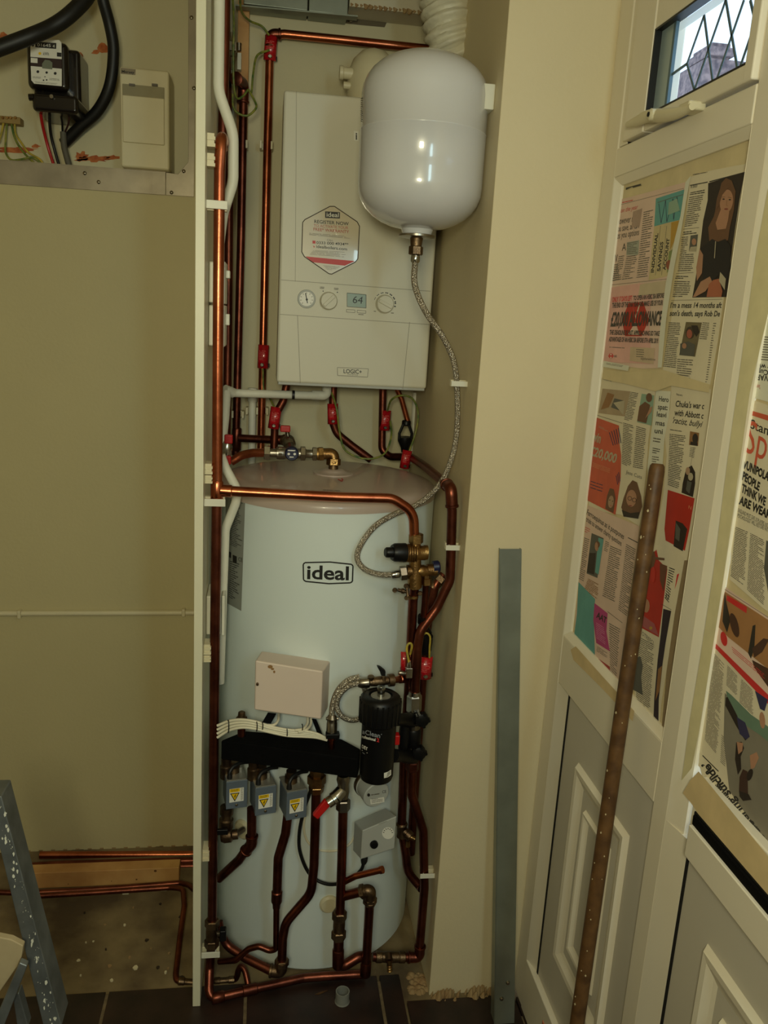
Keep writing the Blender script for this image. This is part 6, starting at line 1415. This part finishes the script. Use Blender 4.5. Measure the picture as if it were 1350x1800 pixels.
# --- D: middle right sheet
b = NB(); b.poly(LX(1), [(1180, 676), (1250, 684), (1243, 760), (1228, 860), (1212, 960), (1205, 1000), (1190, 1010), (1160, 1000), (1150, 960), (1166, 870), (1172, 800), (1166, 750), (1178, 720)], paper)
b.text(L1_, 'News', (1189, 695), (1199.5, 696.5), (1189, 691), ink); b.text(L1_, "Chuka's war c", (1187, 714.5), (1237, 719), (1188.5, 704), ink, bold=.02, shear=.05); b.text(L1_, 'with Abbott c', (1185, 730), (1236, 736), (1186.5, 719.5), ink, bold=.02, shear=.05); b.text(L1_, "'racist, bullyi", (1182, 743.5), (1234, 751), (1184, 733), ink, bold=.01, shear=.3)
b.lines(L1_, ((1177, 754), (1203, 758), (1203, 760), (1177, 756)), 1, ink, fill=.6); b.lines(L1_, ((1176, 762), (1208, 766), (1195, 861), (1173, 853)), 30, ink, fill=.38); b.lines(L1_, ((1213, 785), (1224, 787), (1220, 806), (1211, 803)), 7, inkg, fill=.4)
b.poly(L1_, [(1213, 758), (1229, 761), (1227, 784), (1211, 782)], tan); b.ell(L2_, 1222, 771, 5, 9, phd, 14); b.poly(L2_, [(1214, 776), (1226, 778), (1226, 784), (1213, 782)], phd)
b.poly(L1_, [(1206, 824), (1216, 818), (1222, 830), (1222, 850), (1218, 874), (1198, 866), (1200, 850)], phd); b.ell(L2_, 1209, 828, 4, 7, inkc('skin_grey', 178, 146, 120), 12); b.ell(L2_, 1214, 838, 4.5, 7, phl, 12); b.poly(L2_, [(1208, 845), (1216, 848), (1212, 868), (1206, 862)], phg)
b.poly(L1_, [(1174, 861), (1221, 876), (1212, 930), (1204, 968), (1170, 950), (1168, 930)], redad); b.poly(L2_, [(1188, 915), (1200, 920), (1208, 930), (1200, 969), (1184, 960)], phd); b.poly(L3_, [(1188, 918), (1196, 930), (1194, 952), (1187, 946)], phg); b.text(L2_, 'N', (1210, 894), (1215, 896), (1211, 888), inkc('pale_orange', 220, 150, 110))
b.stroke(L1_, [(1220, 786), (1206, 860)], .4, inkg)
done(b, "middle right newspaper sheet headed Chuka's war with a red advert")

# --- E: lower left sheet
b = NB(); b.poly(LX(2), [(1033, 888), (1124, 925), (1120, 960), (1108, 1040), (1098, 1120), (1088, 1210), (1060, 1190), (1008, 1137), (1012, 1080), (1018, 1020), (1026, 950)], paperp)
M1, M2, M3 = LX(3), LX(4), LX(5)
b.text(M1, 'Ferroequinus as it postpones', (1031, 904), (1096, 948), (1033, 895), ink, bold=.008); b.text(M1, 'trials to answer charity questions', (1030, 916), (1092, 960), (1031, 907), ink, bold=.006); b.stroke(M1, [(1104, 945), (1121, 954)], 1.4, ink)
b.poly(M1, [(1040, 937), (1061, 946), (1050, 1016), (1031, 1008)], phg); b.poly(M2, [(1052, 945), (1061, 948), (1052, 1010), (1046, 1006)], teal); b.ell(M2, 1049, 960, 3.6, 9, sk, 14); b.poly(M2, [(1036, 972), (1047, 972), (1044, 1010), (1032, 1006)], phd); b.ell(M3, 1050, 957, 4.5, 6, hr, 12); b.ell(LX(6), 1048.4, 960, 2.8, 7, sk, 12)
b.lines(M1, ((1028, 925), (1038, 930), (1036, 940), (1027, 936)), 3, redp, fill=.3); b.lines(M1, ((1027, 944), (1037, 948), (1027, 1024), (1017, 1018)), 22, inkg, fill=.4); b.lines(M1, ((1064, 950), (1072, 954), (1068, 972), (1061, 968)), 6, inkg, fill=.4)
b.lines(M1, ((1072, 958), (1095, 968), (1082, 1060), (1058, 1048)), 26, inkg, fill=.42); b.lines(M1, ((1100, 955), (1119, 966), (1104, 1086), (1086, 1072)), 34, inkg, fill=.42)
b.lines(M1, ((1033, 1016), (1055, 1028), (1052, 1056), (1026, 1036)), 9, tan, fill=.5)
b.poly(M1, [(1017, 1023), (1046, 1053), (1044, 1090), (1046, 1165), (1034, 1158), (1008, 1137), (1010, 1110), (1014, 1080)], teal); b.poly(M2, [(1036, 1150), (1045, 1163), (1040, 1168), (1034, 1158)], redp)
b.poly(M1, [(1045, 1060), (1068, 1078), (1066, 1110), (1072, 1145), (1048, 1130), (1043, 1090)], mag); b.text(M2, 'AAT', (1048, 1085), (1065, 1096), (1050, 1075), ink, bold=.03); b.lines(M2, ((1047, 1093), (1064, 1104), (1066, 1136), (1048, 1122)), 9, inkc('pale_mag', 224, 150, 190), fill=.3)
b.lines(M1, ((1048, 1134), (1071, 1150), (1071, 1160), (1048, 1145)), 4, ink, fill=.3); b.poly(M1, [(1048, 1155), (1072, 1172), (1072, 1182), (1048, 1166)], inkc('strip_red', 170, 60, 56))
b.stroke(M1, [(1068, 1075), (1094, 1095)], .8, inkg); b.lines(M1, ((1070, 1094), (1092, 1106), (1084, 1196), (1072, 1180)), 22, inkg, fill=.42)
done(b, 'lower left newspaper sheet with a teal block and magenta AAT advert')

# --- F: lower right sheet
b = NB(); b.poly(LX(2), [(1150, 955), (1204, 980), (1196, 1030), (1186, 1080), (1176, 1150), (1162, 1240), (1158, 1300), (1146, 1280), (1128, 1258), (1114, 1252), (1120, 1150), (1136, 1030)], paper)
b.poly(M1, [(1143, 978), (1154, 966), (1158, 985), (1173, 1000), (1166, 1060), (1158, 1120), (1128, 1104), (1126, 1090), (1136, 1020)], redad); b.poly(M2, [(1140, 980), (1150, 968), (1153, 982), (1148, 1000), (1140, 996)], hr); b.poly(M2, [(1152, 979), (1168, 981), (1168, 985), (1154, 984)], hr); b.poly(M2, [(1160, 990), (1173, 995), (1166, 1040), (1160, 1020)], phb); b.ell(M2, 1136, 1065, 6, 12, sk, 12); b.poly(M2, [(1128, 1080), (1150, 1096), (1158, 1118), (1130, 1102)], inkc('flowers', 172, 92, 96)); b.ell(M3, 1144, 1104, 3, 3, gold, 8)
b.ell(M3, 1148, 1010, 4, 14, inkc('bright_red', 200, 50, 36), 12)
b.lines(M1, ((1176, 996), (1187, 1000), (1176, 1062), (1168, 1052)), 14, ink, fill=.4); b.text(M1, '12', (1170, 1052), (1176, 1054), (1171, 1044), ink, bold=.03); b.stroke(M1, [(1163, 1062), (1180, 1072)], .7, ink)
b.poly(M1, [(1190, 1010), (1194, 1008), (1188, 1030), (1186, 1036)], redp); b.text(M1, 'OTREFCI', (1128, 1116), (1148, 1134), (1129, 1109), inkg); b.lines(M1, ((1122, 1118), (1152, 1134), (1144, 1270), (1116, 1248)), 40, inkg, fill=.42)
b.poly(M2, [(1121, 1155), (1126, 1154), (1130, 1170), (1127, 1190), (1130, 1222), (1112, 1212), (1114, 1180)], phg); b.poly(M1, [(1166, 1070), (1180, 1074), (1170, 1130), (1165, 1165), (1158, 1230), (1157, 1302), (1148, 1280), (1150, 1230), (1156, 1160), (1162, 1110)], inkc('dark_violet', 46, 34, 44)); b.poly(M2, [(1157, 1176), (1164, 1170), (1159, 1215), (1152, 1232)], tan)
b.ell(M1, 1119, 1256, 6, 4, redp, 12)
done(b, 'lower right newspaper sheet with a red dress beside the broom handle')

# --- right hand door
b = NB(); b.poly(LX(1), [(1345, 560), (1400, 566), (1400, 720), (1320, 698), (1327, 640), (1336, 590)], paperw)
b.lines(L1_, ((1340, 590), (1400, 596), (1400, 640), (1334, 634)), 10, inkg, fill=.4)
b.text(L1_, 'defective VAR', (1392, 664), (1329, 658), (1392, 674), ink, bold=.02); b.text(L1_, 'in FA Cup', (1378, 653), (1331, 649), (1378, 662), ink, bold=.02); b.text(L1_, 'Premier win', (1386, 643), (1330, 639.5), (1386, 652), ink, bold=.02); b.text(L1_, 'Sport', (1336, 677), (1328, 676), (1336, 684), redad)
g2 = 'newspaper sheets on the right-hand door'
done(b, 'upside down newspaper corner at the top of the right pane', g2)
b = NB(); b.poly(LX(1), [(1316, 700), (1400, 730), (1400, 1110), (1340, 1068), (1282, 1018), (1286, 960), (1297, 860), (1305, 780)], paper)
b.poly(L1_, [(1314, 720), (1400, 744), (1400, 756), (1315, 728)], orng); b.text(L1_, 'Standard', (1318, 752), (1386, 780), (1320, 736), ink, bold=.01); b.text(L1_, 'Sport', (1308, 793), (1400, 836), (1317, 736), orng)
for i, (s_, x0, y0, x1, y1) in enumerate((('VUNIPOLA:', 1305.5, 822, 1352, 846), ('PEOPLE', 1304, 842, 1334.5, 863), ('THINK WE', 1303, 864, 1345, 889), ('ARE WEAK', 1298.5, 885, 1354, 913))): b.text(L1_, s_, (x0, y0), (x1, y1), (x0+2.2, y0-14), ink, bold=.045, shear=.05)
b.text(L1_, 'ENGLAND MUST GIVE US PLAYERS, NOT', (1297, 900), (1351, 928), (1298, 893), ink); b.text(L1_, 'PSYCHOLOGIST WILL RESTORE FAITH', (1296, 909), (1352, 936), (1297, 902), ink)
b.lines(L1_, ((1292, 925), (1316, 935), (1310, 1032), (1283, 1012)), 30, inkg, fill=.45); b.lines(L1_, ((1318, 936), (1345, 950), (1346, 1068), (1312, 1036)), 34, inkg, fill=.45); b.poly(L1_, [(1347, 950), (1400, 970), (1400, 1090), (1350, 1040), (1343, 1000)], phg)
done(b, 'newspaper front page reading Standard Sport on the right pane', g2)
b = NB(); b.poly(LX(2), [(1276, 1032), (1400, 1120), (1400, 1290), (1254, 1135), (1262, 1085)], paperp)
b.stroke(M1, [(1274, 1036), (1350, 1085)], .8, inkg); b.poly(M1, [(1274, 1040), (1400, 1122), (1400, 1216), (1280, 1120), (1261, 1100)], inkc('leather_tan', 172, 124, 78)); b.poly(M2, [(1278, 1046), (1313, 1067), (1312, 1078), (1277, 1055)], redp)
b.poly(M2, [(1274, 1042), (1277, 1060), (1284, 1090), (1278, 1112), (1270, 1092), (1272, 1064)], inkc('boot_dark', 50, 44, 36)); b.ell(M2, 1291, 1099, 7, 22, inkc('shoe_brown', 78, 50, 36), 16, rot=-.25); b.poly(M2, [(1323, 1100), (1328, 1098), (1326, 1140), (1320, 1158), (1315, 1148)], inkc('boot_dark', 50, 44, 36)); b.poly(M2, [(1322, 1140), (1342, 1122), (1352, 1124), (1340, 1146), (1326, 1156)], inkc('shoe_brown', 78, 50, 36))
b.poly(M2, [(1322, 1160), (1352, 1176), (1352, 1210), (1326, 1174)], inkc('shoe_brown', 78, 50, 36)); b.ell(M3, 1272.5, 1123, 5.5, 13, redp, 16, rot=-.2); b.lines(M2, ((1284, 1134), (1350, 1190), (1350, 1200), (1286, 1146)), 3, redp, fill=.3)
b.poly(M1, [(1256, 1129), (1400, 1270), (1400, 1290), (1255, 1137)], redp)
done(b, 'newspaper sheet with brown shoes and a red band on the right pane', g2)
b = NB(); b.poly(LX(1), [(1254, 1136), (1400, 1288), (1400, 1590), (1350, 1508), (1236, 1372), (1228, 1340), (1236, 1260), (1246, 1190)], paper)
b.lines(L1_, ((1252, 1144), (1275, 1170), (1262, 1330), (1238, 1300)), 60, inkg, fill=.42); b.lines(L1_, ((1278, 1168), (1298, 1190), (1297, 1226), (1276, 1204)), 14, inkg, fill=.42); b.lines(L1_, ((1302, 1192), (1326, 1216), (1326, 1260), (1299, 1234)), 16, inkg, fill=.42); b.lines(L1_, ((1268, 1290), (1280, 1304), (1276, 1350), (1266, 1340)), 14, inkg, fill=.4)
b.poly(L1_, [(1274, 1218), (1298, 1244), (1340, 1282), (1400, 1340), (1400, 1580), (1352, 1488), (1282, 1390), (1272, 1300)], inkc('water', 136, 130, 116)); b.poly(L2_, [(1276, 1214), (1286, 1222), (1320, 1256), (1400, 1312), (1400, 1345), (1336, 1292), (1300, 1268), (1280, 1236)], inkc('boat_green', 108, 136, 116))
b.poly(L2_, [(1276, 1226), (1279, 1225), (1296, 1258), (1312, 1300), (1310, 1302), (1294, 1276), (1275, 1240)], phd); b.poly(L2_, [(1295, 1260), (1310, 1270), (1318, 1295), (1312, 1300), (1300, 1290)], navy)
b.poly(L2_, [(1294, 1305), (1304, 1304), (1308, 1315), (1302, 1330), (1303, 1352), (1297, 1362), (1292, 1335)], phd); b.poly(L3_, [(1295, 1304), (1306, 1306), (1305, 1320), (1298, 1326)], sk); b.poly(L2_, [(1318, 1328), (1330, 1322), (1334, 1332), (1326, 1350), (1320, 1352)], sk); b.poly(L2_, [(1300, 1366), (1306, 1352), (1314, 1356), (1315, 1396), (1305, 1404), (1299, 1390)], inkc('head_dark', 70, 46, 36)); b.ell(L3_, 1318, 1362, 5, 11, phd, 12, rot=.3); b.poly(L3_, [(1299, 1390), (1316, 1396), (1321, 1406), (1306, 1408), (1300, 1400)], phd)
b.poly(L2_, [(1327, 1214), (1350, 1230), (1344, 1250), (1336, 1246)], navy); b.ell(L2_, 1340, 1266, 5, 15, sk, 12, rot=-.1)
b.stroke(L1_, [(1235, 1328), (1263, 1356)], 1.6, ink)
b.text(L1_, 'considering suicide’', (1356, 1490), (1243, 1338), (1345, 1497), ink, bold=.03); b.text(L1_, 'ns weekly from athletes in a', (1358, 1510), (1246, 1351), (1347, 1518), ink, bold=.03); b.text(L1_, 'Some are', (1366, 1500), (1322, 1442), (1356, 1507), ink, bold=.03)
done(b, 'newspaper sheet with upside down headline on suicide and a rower', g2)
# yellowish tape strips down the edges
def tp_(lb, pts, m=tapey, lay=7):
    b = NB(); b.poly(LX(lay), pts, m); ob = b.build('masking_tape', flat=True); tag(ob, lb, 'tape')
tp_('strip of cream tape between the upper and middle left sheets', [(1062, 650), (1104, 654), (1165, 650), (1248, 676), (1246, 690), (1180, 678), (1152, 688), (1105, 676), (1058, 666)], tape)
tp_('rumpled brown tape at the bottom corner of the left pane', [(1112, 1256), (1126, 1254), (1146, 1282), (1156, 1310), (1157, 1330), (1146, 1343), (1134, 1338), (1118, 1305), (1112, 1280)], inkc('tan_tape', 204, 168, 116))
tp_('clear tape edge running down the right side of the left pane', [(1203, 985), (1210, 985), (1196, 1080), (1180, 1180), (1168, 1290), (1162, 1290), (1172, 1180), (1186, 1080)], inkc('film', 146, 126, 96))
# tape on the frames, on top of the rails
def tpf(lb, pts, m, x=XD-.0012):
    b = NB(); b.poly(SX(x), pts, m); ob = b.build('masking_tape', flat=True); tag(ob, lb, 'tape')
yt = inkc('yellow_tape', 226, 216, 172); bt = inkc('brown_tape', 224, 200, 152)
tpf('tan tape along the rail under the left glazed pane', [(1003, 1142), (1012, 1136), (1060, 1190), (1115, 1250), (1112, 1268), (1060, 1212), (1008, 1160)], bt)
tpf('wide tan tape along the rail over the letterbox', [(1213, 1372), (1228, 1356), (1245, 1376), (1350, 1505), (1400, 1570), (1400, 1650), (1350, 1592), (1232, 1438), (1215, 1412), (1200, 1394)], bt)
tpf('long yellowish tape down the left edge of the right door', [(1350, 330), (1362, 500), (1318, 690), (1290, 890), (1265, 1060), (1246, 1180), (1228, 1290), (1216, 1350), (1198, 1372), (1204, 1330), (1212, 1270), (1232, 1150), (1255, 1000), (1280, 800), (1305, 620), (1330, 440)], yt)

# ================================================================ FINISH
for o in list(C.objects):
    if o.parent is None and o.type in {'MESH', 'EMPTY'} and o not in DONE: settle(o)
for m in bpy.data.materials: m.use_fake_user = False
